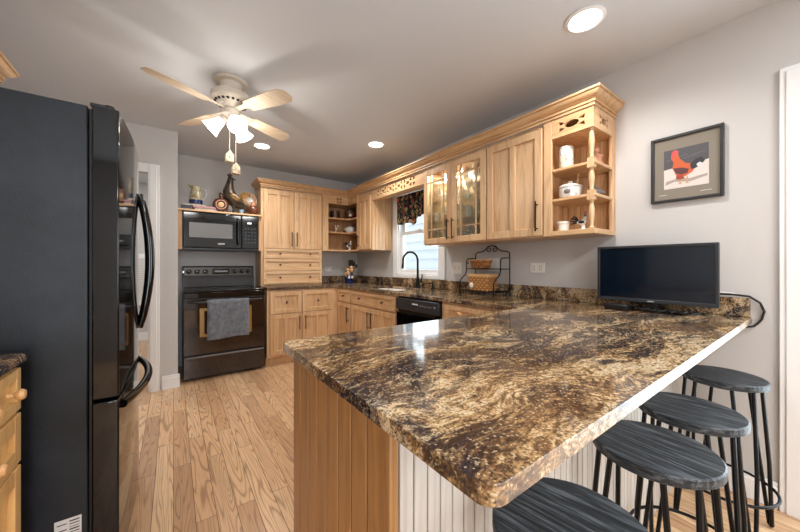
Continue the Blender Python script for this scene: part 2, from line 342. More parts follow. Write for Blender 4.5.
# ------------------------------------------------------------------ mesh helpers
class MB:
    def __init__(s): s.bm = bmesh.new()
    def box(s, x0, x1, y0, y1, z0, z1):
        x0, x1 = sorted((x0, x1)); y0, y1 = sorted((y0, y1)); z0, z1 = sorted((z0, z1))
        v = [s.bm.verts.new((x, y, z)) for x in (x0, x1) for y in (y0, y1) for z in (z0, z1)]
        for f in ((0, 1, 3, 2), (4, 6, 7, 5), (0, 4, 5, 1), (2, 3, 7, 6), (0, 2, 6, 4), (1, 5, 7, 3)):
            s.bm.faces.new([v[i] for i in f])
        return s
    def loft(s, rings, caps=True, closed=True):
        rv = [[s.bm.verts.new(p) for p in r] for r in rings]
        n = len(rv[0])
        for a, b in zip(rv, rv[1:]):
            for i in range(n if closed else n - 1):
                s.bm.faces.new((a[i], a[(i + 1) % n], b[(i + 1) % n], b[i]))
        if caps and closed:
            s.bm.faces.new(list(reversed(rv[0]))); s.bm.faces.new(rv[-1])
        return s
    def lathe(s, prof, c=(0, 0, 0), seg=20, sx=1.0, sy=1.0, axis='z', caps=True):
        rings = []
        for r, h in prof:
            r = max(r, 1e-4); ring = []
            for i in range(seg):
                a = 2 * pi * i / seg; p = (r * cos(a) * sx, r * sin(a) * sy, h)
                if axis == 'x': p = (p[2], p[0], p[1])
                elif axis == '-x': p = (-p[2], -p[0], p[1])
                elif axis == 'y': p = (p[1], p[2], p[0])
                elif axis == '-y': p = (p[0], -p[2], p[1])
                ring.append((c[0] + p[0], c[1] + p[1], c[2] + p[2]))
            rings.append(ring)
        return s.loft(rings, caps)
    def tube(s, pts, r, seg=8, closed=False, caps=True):
        pts = [Vector(p) for p in pts]; n = len(pts); rings = []
        up = None
        for i, p in enumerate(pts):
            if closed: d = pts[(i + 1) % n] - pts[i - 1]
            else: d = (pts[min(i + 1, n - 1)] - pts[max(i - 1, 0)])
            d.normalize()
            if up is None:
                up = Vector((0, 0, 1)) if abs(d.z) < 0.9 else Vector((1, 0, 0))
            side = d.cross(up)
            if side.length < 1e-5: side = d.orthogonal()
            side.normalize(); up = side.cross(d).normalized()
            rr = r[i] if isinstance(r, (list, tuple)) else r
            rings.append([p + side * (rr * cos(2 * pi * k / seg)) + up * (rr * sin(2 * pi * k / seg)) for k in range(seg)])
        if closed:
            rings.append(rings[0]); rv = [[s.bm.verts.new(q) for q in rg] for rg in rings[:-1]]; rv.append(rv[0])
            for a, b in zip(rv, rv[1:]):
                for i in range(seg): s.bm.faces.new((a[i], a[(i + 1) % seg], b[(i + 1) % seg], b[i]))
            return s
        return s.loft(rings, caps)
    def prism(s, poly, axis, a0, a1):
        f = {'x': lambda p, a: (a, p[0], p[1]), 'y': lambda p, a: (p[0], a, p[1]), 'z': lambda p, a: (p[0], p[1], a)}[axis]
        return s.loft([[f(p, a0) for p in poly], [f(p, a1) for p in poly]])
    def sphere(s, c, r, seg=16, rings=10, rot=None):
        if not isinstance(r, (tuple, list)): r = (r, r, r)
        mt = rot or Matrix.Identity(3); rg = []
        for j in range(rings + 1):
            t = -pi / 2 + pi * j / rings; cr = max(cos(t), 1e-3)
            rg.append([Vector(c) + mt @ Vector((r[0] * cr * cos(2 * pi * i / seg), r[1] * cr * sin(2 * pi * i / seg), r[2] * sin(t))) for i in range(seg)])
        return s.loft(rg)
    def poly_holes(s, outer, holes, z0, z1, axis='z'):
        """flat outline with holes, extruded"""
        f = {'x': lambda p, a: (a, p[0], p[1]), 'y': lambda p, a: (p[0], a, p[1]), 'z': lambda p, a: (p[0], p[1], a)}[axis]
        es = []
        for loop in [outer] + holes:
            vs = [s.bm.verts.new(f(p, z0)) for p in loop]
            es += [s.bm.edges.new((vs[i], vs[(i + 1) % len(vs)])) for i in range(len(vs))]
        r = bmesh.ops.triangle_fill(s.bm, edges=es, use_beauty=True)
        faces = [g for g in r['geom'] if isinstance(g, bmesh.types.BMFace)]
        e = bmesh.ops.extrude_face_region(s.bm, geom=faces)
        d = Vector(f((0, 0), z1)) - Vector(f((0, 0), z0))
        for v in e['geom']:
            if isinstance(v, bmesh.types.BMVert): v.co += d
        return s
    def build(s, name, mat, parent=None, bevel=0.0, seg=2, smooth=True, sub=0):
        off = Vector((0, 0, 0)); p = parent
        while p is not None: off += p.location; p = p.parent
        bmesh.ops.recalc_face_normals(s.bm, faces=s.bm.faces)
        for v in s.bm.verts: v.co -= off
        me = bpy.data.meshes.new(name); s.bm.to_mesh(me); s.bm.free()
        me.materials.append(M[mat] if isinstance(mat, str) else mat)
        if smooth:
            me.shade_smooth(); me.set_sharp_from_angle(angle=R(38))
        o = bpy.data.objects.new(name, me); COL.objects.link(o)
        if parent is not None: o.parent = parent
        if bevel:
            b = o.modifiers.new('bevel', 'BEVEL'); b.width = bevel; b.segments = seg; b.limit_method = 'ANGLE'; b.angle_limit = R(40); b.harden_normals = False
        if sub:
            m = o.modifiers.new('sub', 'SUBSURF'); m.levels = sub; m.render_levels = sub
        return o

def thing(name, label, cat, loc=(0, 0, 0), group=None):
    o = bpy.data.objects.new(name, None); COL.objects.link(o); o.location = loc
    o.empty_display_size = 0.05
    o['label'] = label; o['category'] = cat
    if group: o['group'] = group
    return o
def tag(o, label, cat, group=None):
    o['label'] = label; o['category'] = cat
    if group: o['group'] = group
    return o
def single(name, mb, mat, label, cat, loc, group=None, **kw):
    """a thing that is one mesh, with its origin at its base"""
    mb.bm.verts.ensure_lookup_table()
    for v in mb.bm.verts: v.co -= Vector(loc)
    o = mb.build(name, mat, None, **kw); o.location = loc
    return tag(o, label, cat, group)
def struct(o): o['kind'] = 'structure'; return o
def copy_thing(root, loc, rz=0.0, label=None):
    r = root.copy(); COL.objects.link(r); r.location = loc; r.rotation_euler = (0, 0, rz)
    if label: r['label'] = label
    for ch in root.children:
        c = ch.copy(); COL.objects.link(c); c.parent = r
        for g in ch.children:
            d = g.copy(); COL.objects.link(d); d.parent = c
    return r

# frames for cabinet faces: (origin, u direction, outward direction), v is up
class Face:
    def __init__(s, kind, plane): s.k, s.p = kind, plane
    def pt(s, u, v, w):
        if s.k == 'back': return (u, s.p - w, v)          # u = x, faces -y
        if s.k == 'right': return (s.p - w, u, v)         # u = y, faces -x
        if s.k == 'left': return (s.p + w, u, v)          # u = y, faces +x
        if s.k == 'front': return (u, s.p - w, v)
    def box(s, mb, u0, u1, v0, v1, w0, w1):
        a, b = s.pt(u0, v0, w0), s.pt(u1, v1, w1)
        mb.box(a[0], b[0], a[1], b[1], a[2], b[2])

def panel_front(F, u0, u1, v0, v1, stile=0.055, mullion=True, th=0.021):
    mb = MB(); u0, u1 = sorted((u0, u1))
    F.box(mb, u0, u0 + stile, v0, v1, 0.001, th); F.box(mb, u1 - stile, u1, v0, v1, 0.001, th)
    F.box(mb, u0 + stile, u1 - stile, v0, v0 + stile, 0.001, th); F.box(mb, u0 + stile, u1 - stile, v1 - stile, v1, 0.001, th)
    if mullion:
        m = (u0 + u1) / 2; F.box(mb, m - stile * .42, m + stile * .42, v0 + stile, v1 - stile, 0.001, th)
    F.box(mb, u0 + stile * .5, u1 - stile * .5, v0 + stile * .5, v1 - stile * .5, 0.001, th * 0.3)
    return mb
def pull(F, u, v0, v1, parent, w=0.02, mat='bronze'):
    mb = MB()
    mb.tube([F.pt(u, v0, w + 0.028), F.pt(u, v1, w + 0.028)], 0.0055, 8)
    for v in (v0 + 0.02, v1 - 0.02): mb.tube([F.pt(u, v, w), F.pt(u, v, w + 0.028)], 0.0045, 8)
    return mb.build('bar_pull', mat, parent)
def knob(F, u, v, parent, w=0.02, mat='knob', r=0.014):
    mb = MB(); ax = {'back': '-y', 'right': '-x', 'left': 'x', 'front': '-y'}[F.k]
    mb.lathe([(r * .5, 0), (r * .42, r * .8), (r * .9, r * 1.2), (r, r * 1.6), (r * .75, r * 2.1), (0, r * 2.2)], F.pt(u, v, w), 14, axis=ax)
    return mb.build('knob', mat, parent)
def door(F, u0, u1, v0, v1, root, pull_at=None, knob_at=None, mullion=True, mat='oak', name='door', stile=0.055):
    d = panel_front(F, u0, u1, v0, v1, stile, mullion).build(name, mat, root, 0.003)
    if pull_at: pull(F, pull_at[0], pull_at[1], pull_at[2], d)
    for k in (knob_at or []): knob(F, k[0], k[1], d)
    return d
def drawer(F, u0, u1, v0, v1, root, knobs, mat='oak_h', stile=0.035, kmat='knob', kr=0.014):
    d = panel_front(F, u0, u1, v0, v1, stile, False).build('drawer', mat, root, 0.003)
    for k in knobs: knob(F, k[0], k[1], d, mat=kmat, r=kr)
    return d

# ------------------------------------------------------------------ the room shell
struct(MB().box(-3.2, W + .15, REAR, 6.6, -0.1, 0).build('floor', 'floor', smooth=False))
struct(MB().box(-3.2, W + .15, REAR, 6.6, H, H + 0.1).build('ceiling', 'ceil', smooth=False))
WY0, WY1, WZ0, WZ1 = 2.52, 3.30, 1.06, 2.06         # kitchen window opening
mb = MB()
DY0, DY1, DZ = -1.76, 0.04, 2.03                     # door in the right wall
mb.poly_holes([(REAR, 0), (DY0, 0), (DY0, DZ), (DY1, DZ), (DY1, 0), (B + .12, 0), (B + .12, H), (REAR, H)],
              [[(WY0, WZ0), (WY1, WZ0), (WY1, WZ1), (WY0, WZ1)]], W, W + 0.12, 'x')
struct(mb.build('wall_right', 'wall', smooth=False))
struct(MB().box(AX - .1, W, B, B + .12, 0, H).build('wall_back', 'wall', smooth=False))
mb = MB().poly_holes([(LW, 0), (-0.92, 0), (-0.92, 2.04), (-0.175, 2.04), (-0.175, 0), (AX, 0), (AX, H), (LW, H)], [], FW, FW + .11, 'y')
struct(mb.build('wall_front', 'wall', smooth=False))
struct(MB().box(AX - .1, AX, FW + .11, B, 0, H).build('wall_alcove', 'wall', smooth=False))
struct(MB().box(LW - .12, LW, REAR, FW + .11, 0, H).build('wall_left', 'wall', smooth=False))
PX0, PX1, PZ = -0.45, 0.12, 2.2                      # unseen opening added behind the camera for the rear fill
mb = MB().poly_holes([(LW, 0), (PX0, 0), (PX0, PZ), (PX1, PZ), (PX1, 0), (W, 0), (W, H), (LW, H)], [], REAR - .12, REAR, 'y')
struct(mb.build('wall_rear', 'wall', smooth=False))
# hall beyond the doorway
struct(MB().box(-3.0, AX - .1, 6.3, 6.4, 0, H).build('wall_hall', 'wall', smooth=False))
struct(MB().box(-3.1, -3.0, FW + .11, 6.4, 0, H).build('wall_hall_side', 'wall', smooth=False))
struct(MB().box(AX - .1, AX, B + .12, 6.4, 0, H).build('wall_hall_end', 'wall', smooth=False))
# baseboards
def baseboard(name, x0, x1, y0, y1):
    mb = MB().box(x0, x1, y0, y1, 0, 0.105)
    e = 0.004
    mb.box(x0 + (e if x1 - x0 < .03 else 0), x1 - (e if x1 - x0 < .03 else 0), y0 + (e if y1 - y0 < .03 else 0), y1 - (0), 0.105, 0.128)
    return struct(mb.build(name, 'white', None, 0.003))
baseboard('baseboard_front', -0.09, AX + 0.015, FW - .017, FW)
baseboard('baseboard_right', W - .017, W, 0.15, 0.47)
baseboard('baseboard_hall', -3.0, AX - .1, 6.283, 6.3)
# doorway casing
d2 = struct(bpy.data.objects.new('door_2', None)); COL.objects.link(d2); d2.location = (-0.55, FW, 0)
for (x0, x1, z0, z1) in ((-0.19, -0.105, 0, 2.11), (-0.99, -0.905, 0, 2.11), (-0.905, -0.19, 2.03, 2.11)):
    mb = MB().box(x0, x1, FW - .018, FW, z0, z1)
    if z0 == 0: mb.box(x0 + .012, x1 - .022, FW - .024, FW - .018, 0, z1 - .015)
    mb.build('casing', 'white', d2, 0.004)
mb = MB().box(-0.19, -0.175, FW, FW + .11, 0, 2.03); mb.build('jamb', 'white', d2)
mb = MB().box(-0.92, -0.905, FW, FW + .11, 0, 2.03); mb.build('jamb', 'white', d2)
# window seen in the hall, with blinds
hw = struct(bpy.data.objects.new('window_2', None)); COL.objects.link(hw); hw.location = (-0.55, 6.3, 1.0)
mb = MB()
for a in ((-0.92, -0.84, .55, 1.35), (-.24, -0.16, .55, 1.35), (-.84, -.24, 1.27, 1.35), (-.84, -.24, .55, .63)): mb.box(a[0], a[1], 6.26, 6.299, a[2], a[3])
mb.build('window_frame', 'white', hw, 0.003)
mb = MB()
for i in range(20): mb.box(-.84, -.24, 6.27, 6.29, .64 + i * .0315, .664 + i * .0315)
mb.build('blind_slats', 'white_plastic', hw)
# white glazed patio door on the right wall
d1 = struct(bpy.data.objects.new('door_1', None)); COL.objects.link(d1); d1.location = (W, -0.86, 0)
for (y0, y1, z0, z1) in ((0.04, 0.145, 0, 2.115), (-1.865, -1.76, 0, 2.115), (-1.76, 0.04, 2.03, 2.115)):
    mb = MB().box(W - .02, W, y0, y1, z0, z1)
    if z0 == 0: mb.box(W - .027, W - .02, y0 + .03, y1 - .02, 0, z1 - .02)
    mb.build('casing', 'white', d1, 0.004)
for (y0, y1, x) in ((-0.90, 0.038, W + .02), (-1.758, -0.84, W + .06)):
    mb = MB(); s_ = .08
    mb.box(x, x + .04, y0, y0 + s_, .01, 2.02); mb.box(x, x + .04, y1 - s_, y1, .01, 2.02); mb.box(x, x + .04, y0 + s_, y1 - s_, .01, .12); mb.box(x, x + .04, y0 + s_, y1 - s_, 1.94, 2.02)
    o = mb.build('door_panel', 'white', d1, .003)
    MB().box(x + .018, x + .022, y0 + s_ - .005, y1 - s_ + .005, .115, 1.945).build('pane', 'glass', o)
# kitchen window
w1 = struct(bpy.data.objects.new('window_1', None)); COL.objects.link(w1); w1.location = (W, 2.91, 1.02)
mb = MB()
c = 0.095
mb.box(W - .02, W, WY1, WY1 + c, WZ0 - .045, WZ1 + c); mb.box(W - .02, W, WY0 - c, WY0, WZ0 - .045, WZ1 + c)
mb.box(W - .02, W, WY0, WY1, WZ1, WZ1 + c); mb.box(W - .02, W, WY0, WY1, WZ0 - .045, WZ0)
mb.build('window_frame', 'white', w1, 0.004)
mb = MB()
mb.box(W, W + .11, WY0, WY0 + .012, WZ0, WZ1); mb.box(W, W + .11, WY1 - .012, WY1, WZ0, WZ1)
mb.box(W, W + .11, WY0 + .012, WY1 - .012, WZ1 - .012, WZ1); mb.box(W, W + .11, WY0 + .012, WY1 - .012, WZ0, WZ0 + .015)
mb.build('jamb', 'white', w1)
def sash(x, z0, z1, nm):
    y0, y1 = WY0 + .014, WY1 - .014; s_ = .045
    mb = MB(); mb.box(x, x + .03, y0, y0 + s_, z0, z1); mb.box(x, x + .03, y1 - s_, y1, z0, z1)
    mb.box(x, x + .03, y0 + s_, y1 - s_, z0, z0 + s_); mb.box(x, x + .03, y0 + s_, y1 - s_, z1 - s_, z1)
    o = mb.build(nm, 'white', w1, 0.003)
    MB().box(x + .013, x + .017, y0 + s_ - .005, y1 - s_ + .005, z0 + s_ - .005, z1 - s_ + .005).build('pane', 'glass', o)
    return o
lo = sash(W + .03, WZ0 + .017, 1.60, 'lower_sash'); sash(W + .065, 1.56, WZ1 - .014, 'upper_sash')
MB().box(W + .012, W + .03, 2.86, 2.92, 1.585, 1.612).build('sash_lock', 'white_plastic', lo, 0.004)
# neighbouring house siding outside
mb = MB()
for i in range(22):
    z = -0.4 + i * 0.19
    mb.prism([(W + 2.0, z), (W + 2.0, z + .19), (W + 1.99, z + .19), (W + 1.935, z)], 'y', -3.5, 7.5)
struct(mb.build('wall_outside', 'siding', smooth=False))

# ------------------------------------------------------------------ base cabinets
def base_cab(name, label, F, u0, u1, depth, loc, toe=True):
    root = thing(name, label, 'cabinet', loc)
    mb = MB(); F.box(mb, u0, u1, 0.10, CB - .001, -depth, 0)
    F.box(mb, u0 + .001, u1 - .001, 0.0, 0.10, -depth, -0.06)
    mb.build('body', 'oak', root)
    return root
FB = Face('back', YB); FR = Face('right', XB)
r = base_cab('base_cabinet', 'oak base cabinet right of the stove with two drawers above two doors', FB, 0.868, 1.757, 0.60, (1.28, 4.1, 0))
drawer(FB, 0.90, 1.263, 0.606, 0.862, r, [(1.08, 0.735)], 'oak', 0.05)
drawer(FB, 1.273, 1.655, 0.606, 0.862, r, [(1.465, 0.735)], 'oak', 0.05)
door(FB, 0.90, 1.263, 0.125, 0.598, r, (1.232, 0.40, 0.565))
door(FB, 1.273, 1.655, 0.125, 0.598, r, (1.304, 0.40, 0.565))
r = base_cab('base_cabinet', 'narrow oak base cabinet in the corner with one drawer over a door', FR, 3.415, 3.795, 0.58, (2.05, 3.6, 0))
drawer(FR, 3.43, 3.785, 0.715, 0.862, r, [(3.60, 0.79)])
door(FR, 3.43, 3.785, 0.125, 0.70, r, (3.475, 0.47, 0.66))
r = thing('sink_cabinet', 'oak sink base cabinet under the window with two knobs on a wide false drawer', 'cabinet', (2.05, 2.94, 0))
mb = MB(); FR.box(mb, 2.466, 3.413, .10, .66, -.58, 0); FR.box(mb, 2.466, 3.413, 0, .10, -.58, -.06)
FR.box(mb, 2.466, 3.413, .66, CB - .001, -.04, 0); FR.box(mb, 2.466, 2.484, .66, CB - .001, -.58, -.04); FR.box(mb, 3.395, 3.413, .66, CB - .001, -.58, -.04)
mb.build('body', 'oak', r)
drawer(FR, 2.478, 3.405, 0.715, 0.862, r, [(2.70, 0.79), (3.18, 0.79)])
door(FR, 2.478, 2.9395, 0.125, 0.70, r, (2.905, 0.47, 0.66)); door(FR, 2.9445, 3.405, 0.125, 0.70, r, (2.978, 0.47, 0.66))
r = base_cab('base_cabinet', 'oak base cabinet between dishwasher and peninsula with round wooden drawer knob', FR, 1.095, 1.845, 0.58, (2.05, 1.45, 0))
d = drawer(FR, 1.42, 1.80, 0.745, 0.862, r, [(1.62, 0.81)], kmat='maple_knob', kr=0.019)
drawer(FR, 1.115, 1.40, 0.745, 0.862, r, [(1.26, 0.81)], kmat='maple_knob', kr=0.019)
door(FR, 1.46, 1.80, 0.125, 0.73, r, (1.49, 0.45, 0.62)); door(FR, 1.115, 1.45, 0.125, 0.73, r, (1.42, 0.45, 0.62))
# dishwasher
r = thing('dishwasher', 'black built-in dishwasher under the worktop beside the sink cabinet', 'dishwasher', (2.05, 2.15, 0))
mb = MB().box(XB + .01, XB + .57, 1.852, 2.458, 0.10, 0.872); mb.box(XB + .06, XB + .57, 1.86, 2.45, 0, 0.10); mb.build('body', 'satin_black', r)
MB().box(XB - .025, XB + .01, 1.858, 2.452, 0.12, 0.735).build('door', 'gloss_black', r, 0.004)
pn = MB().box(XB - .03, XB + .01, 1.858, 2.452, 0.762, 0.868).build('control_panel', 'tvframe', r, 0.006)
MB().box(XB - .028, XB + .01, 1.9, 2.41, 0.738, 0.758).build('handle_recess', 'bronze', r)
mb = MB().box(XB - .0315, XB - .0298, 2.12, 2.20, .822, .834)
mb.build('maker_mark', 'white_plastic', pn)
for i, y in enumerate((2.08, 2.055, 2.03, 2.005, 1.97, 1.945, 1.895)):
    MB().box(XB - .0315, XB - .0298, y, y + (.012 if i < 6 else .02), .818, .825 if i < 6 else .834).build('button', 'grey_print', pn)

# peninsula cabinet
r = thing('peninsula_cabinet', 'oak peninsula base with plank end and pale beadboard on the stool side', 'cabinet', (1.05, 0.8, 0))
MB().box(0.351, 1.755, 0.502, 1.09, 0.0, CB - .001).build('body', 'oak', r)
MB().box(1.755, W - .02, 0.502, 1.09, 0.0, CB - .001).build('corner_body', 'oak', r)
def boards(a0, a1, pitch, fn, gap=0.004):
    mb = MB(); n = max(1, round((a1 - a0) / pitch)); p = (a1 - a0) / n
    for i in range(n): fn(mb, a0 + i * p + gap / 2, a0 + (i + 1) * p - gap / 2)
    return mb
mb = boards(0.512, 1.09, 0.0725, lambda m, a, b: m.box(0.335, 0.347, a, b, 0.0, CB - .001), .006); mb.box(.346, .351, .512, 1.09, 0, CB - .001)
mb.build('end_panel', 'panel_oak', r, 0.002)
MB().box(0.331, 0.352, 0.489, 0.511, 0, CB - .001).build('corner_strip', 'panel_oak', r, 0.003)
mb = boards(0.3535, W - .025, 0.0362, lambda m, a, b: m.box(a, b, 0.489, 0.497, 0.0, CB - .001), 0.0035); mb.box(.3525, W - .02, .497, .502, 0, CB - .001)
o = mb.build('beadboard_panel', 'whitewash', r, 0.002); o['label'] = 'pale whitewashed beadboard'

# ------------------------------------------------------------------ granite worktop
E_, S_, I_ = 0.302, 0.2335, 1.116
def corner(cx, cy, a0, r=0.028, n=6): return [(cx + r * cos(a0 + pi / 2 * i / n), cy + r * sin(a0 + pi / 2 * i / n)) for i in range(n + 1)]
rr = 0.028
outer = [(0.866, B - .002), (0.866, 3.775), (1.735, 3.775), (1.735, I_)]
outer += [(q[0], q[1]) for q in corner(E_ + rr, I_ - rr, pi / 2)]
outer += corner(E_ + rr, S_ + rr, pi)
outer += [(W - .002, S_), (W - .002, B - .002)]
sx0, sx1, sy0, sy1 = 1.83, 2.20, 2.60, 3.28
hole = corner(sx1 - .05, sy1 - .05, 0, .05) + corner(sx0 + .05, sy1 - .05, pi / 2, .05) + corner(sx0 + .05, sy0 + .05, pi, .05) + corner(sx1 - .05, sy0 + .05, 1.5 * pi, .05)
wt = thing('granite_worktop', 'polished gold and black granite worktop running along both walls and the peninsula', 'worktop', (1.6, 1.2, CB))
mb = MB().poly_holes(outer, [hole], CB, CT)
sl = mb.build('slab', 'granite', wt, 0.009, 3)
sl.data.materials.append(M['granite_sheen'])
for p in sl.data.polygons:
    if p.normal.y < -.9 and p.center.y + wt.location.y < .3: p.material_index = 1
MB().box(W - .022, W - .002, S_ + .004, B - .024, CT + .0005, 1.011).build('backsplash', 'granite', wt, 0.003)
MB().box(1.66, W - .0225, B - .022, B - .002, CT + .0005, 1.011).build('backsplash', 'granite', wt, 0.003)
# sink
r = thing('sink', 'pale undermount sink set into the granite worktop below the window', 'sink', (2.015, 2.94, 0.68))
mb = MB()
for (y0, y1) in ((sy0 - .01, 2.93), (2.95, sy1 + .01)):
    x0, x1 = sx0 - .01, sx1 + .01
    mb.box(x0, x1, y0, y1, .69, .70)
    for q in ((x0, x0 + .012, y0, y1), (x1 - .012, x1, y0, y1), (x0 + .012, x1 - .012, y0, y0 + .012), (x0 + .012, x1 - .012, y1 - .012, y1)): mb.box(*q, .70, CB - .001)
mb.build('bowl', 'porcelain', r, 0.004)  # white colour stands in for bright reflections on a steel bowl
for y in (2.77, 3.11): MB().lathe([(.04, 0), (.04, .004), (.03, .005), (0, .003)], (2.015, y, .7005), 16).build('drain', 'steel', r)
# faucet
r = thing('kitchen_faucet', 'tall matte black gooseneck faucet behind the sink', 'faucet', (2.275, 2.79, CT))
mb = MB().lathe([(.032, 0), (.032, .006), (.026, .012), (.022, .05), (.02, .10), (.016, .12)], (2.275, 2.79, CT + .001), 18); mb.build('base', 'black_metal', r)
d = Vector((-0.55, 0.83, 0)).normalized(); P0 = Vector((2.275, 2.79, CT + .11)); pts = [P0, P0 + Vector((0, 0, .17))]
rad = .09; cc = P0 + Vector((0, 0, .20)) + d * rad
for i in range(0, 13):
    a = pi - pi * 1.06 * i / 12; pts.append(cc + d * (rad * cos(a)) + Vector((0, 0, rad * sin(a) * 1.15)))
mb = MB().tube(pts, .0125, 12); mb.build('spout', 'black_metal', r)
e = pts[-1]; mb = MB().tube([e, e + Vector((0, 0, -.07)) + d * .008], [.0135, .016], 12); mb.build('spray_head', 'black_metal', r)
mb = MB().tube([(2.275, 2.772, CT + .07), (2.275, 2.735, CT + .075), (2.272, 2.715, CT + .11), (2.27, 2.705, CT + .155)], [.011, .009, .007, .006], 8); mb.build('lever_handle', 'black_metal', r)
r = thing('soap_dispenser', 'short black soap dispenser on the worktop right of the faucet', 'soap dispenser', (2.285, 2.55, CT))
MB().lathe([(.02, 0), (.02, .008), (.012, .014), (.012, .045), (.008, .05)], (2.285, 2.55, CT + .001), 14).build('base', 'black_metal', r)
MB().tube([(2.285, 2.55, CT + .05), (2.285, 2.55, CT + .062), (2.24, 2.555, CT + .066)], .008, 8).build('spout', 'black_metal', r)

# ------------------------------------------------------------------ wall cabinets
UZ0, UZ1 = 1.37, 2.14
FT = Face('back', YF); FU = Face('right', XF)
# tall cabinet on the worktop
r = thing('tall_cabinet', 'tall oak cabinet standing on the worktop beside the microwave, two doors over three drawers', 'cabinet', (1.26, 4.27, CT))
MB().box(0.868, 1.652, YF, B - .003, CT + .001, UZ1).build('body', 'oak', r)
door(FT, 0.895, 1.263, 1.385, 2.115, r, (1.235, 1.415, 1.60)); door(FT, 1.272, 1.642, 1.385, 2.115, r, (1.30, 1.415, 1.60))
for (z0, z1) in ((1.257, 1.380), (1.102, 1.252), (0.935, 1.097)):
    drawer(FT, 0.895, 1.642, z0, z1, r, [(1.09, (z0 + z1) / 2), (1.475, (z0 + z1) / 2)])
# corner open-shelf cabinet (L shaped)
def cutout(u, v, s):
    """four arrowhead cut-outs set as an X, as 2d loops"""
    out = []
    for k in range(4):
        a = pi / 4 + k * pi / 2
        c0 = (u + cos(a) * s * .18, v + sin(a) * s * .18)
        out.append([c0, (u + cos(a - .42) * s, v + sin(a - .42) * s), (u + cos(a + .42) * s, v + sin(a + .42) * s)])
    return out
def oval(u, v, a, b, n=20): return [(u + a * cos(2 * pi * i / n), v + b * sin(2 * pi * i / n)) for i in range(n)]
r = thing('corner_shelf_cabinet', 'open oak corner wall cabinet with three shelf levels between tall cabinet and window', 'cabinet', (2.1, 4.2, UZ0))
mb = MB()
mb.box(1.656, 1.674, YF, B - .003, UZ0, UZ1)
mb.box(1.656, W - .003, B - .018, B - .003, UZ0, UZ1); mb.box(W - .018, W - .003, 3.80, B - .018, UZ0, UZ1)
mb.box(XF, W - .018, 3.80, 3.816, UZ0, UZ1)
mb.build('carcass', 'oak_in', r)
mb = MB().box(1.654, 1.74, YF - .02, YF, UZ0, UZ1); mb.build('stile', 'oak', r, 0.002)
MB().box(XF - .02, XF, 3.80, 3.83, UZ0, UZ1).build('stile', 'oak', r, 0.002)
L = lambda z0, z1, e=0.0: MB().prism([(1.675, YF - e), (XF - e - .06, YF - e), (XF - e, YF - e - .06), (XF - e, 3.818), (W - .02, 3.818), (W - .02, B - .02), (1.675, B - .02)], 'z', z0, z1)
for z in (1.645, 1.845): L(z - .018, z, -.01).build('shelf', 'oak_in', r, 0.002)
L(UZ0, UZ0 + .022, 0.0).build('bottom', 'oak', r, 0.002); L(UZ1 - .012, UZ1, 0.0).build('top', 'oak_in', r); L(2.038, 2.05, 0.001).build('inner_baffle', 'oak_in', r)  # lower inner board added to keep light out behind the cut-outs
mb = MB().poly_holes([(1.74, 2.035), (XF - .001, 2.035), (XF - .001, UZ1), (1.74, UZ1)], cutout(1.90, 2.085, .048), YF - .02, YF - .002, 'y'); mb.build('valance', 'oak_h', r)
mb = MB().poly_holes([(3.83, 2.035), (YF - .021, 2.035), (YF - .021, UZ1), (3.83, UZ1)], cutout(3.965, 2.085, .048), XF - .02, XF - .002, 'x'); mb.build('valance', 'oak_y', r)
# narrow closed wall cabinet left of window
r = thing('wall_cabinet', 'narrow oak wall cabinet left of the window with planked side', 'cabinet', (2.2, 3.63, UZ0))
MB().box(XF, W - .003, 3.457, 3.797, UZ0, UZ1).build('body', 'oak', r)
door(FU, 3.468, 3.79, UZ0 + .012, 2.075, r, (3.765, 1.42, 1.58), mullion=True)
mb = boards(XF + .002, W - .005, .05, lambda m, a, b: m.box(a, b, 3.449, 3.457, UZ0, UZ1), .003); mb.build('side_planks', 'oak', r, 0.0015)
# pierced valance board over the window
holes = []
for i in range(5):
    y = 2.62 + i * 0.165
    holes += cutout(y, 2.072, .058)
    if i < 4: holes.append(oval(y + .0825, 2.072, .026, .020, 14))
mb = MB().poly_holes([(2.414, 2.005), (3.447, 2.005), (3.447, UZ1), (2.414, UZ1)], holes, XF, XF + .018, 'x')
r = thing('valance_board', 'pierced oak valance board spanning the window between two wall cabinets', 'valance board', (XF, 2.93, 2.005))
mb.build('front_board', 'oak_y', r)
MB().box(XF + .0185, W - .003, 2.414, 3.447, 2.122, UZ1).build('top_baffle', 'oak_y', r)  # added board closing the cavity from above so the cut-outs stay dark
MB().box(XF + .10, XF + .112, 2.414, 3.447, 2.019, 2.1215).build('back_baffle', 'oak_in', r)  # added board shutting off light behind the cut-outs
MB().box(XF + .0185, XF + .112, 2.414, 3.447, 2.006, 2.0185).build('bottom_baffle', 'oak_y', r)  # added board shutting off light from below the cut-outs
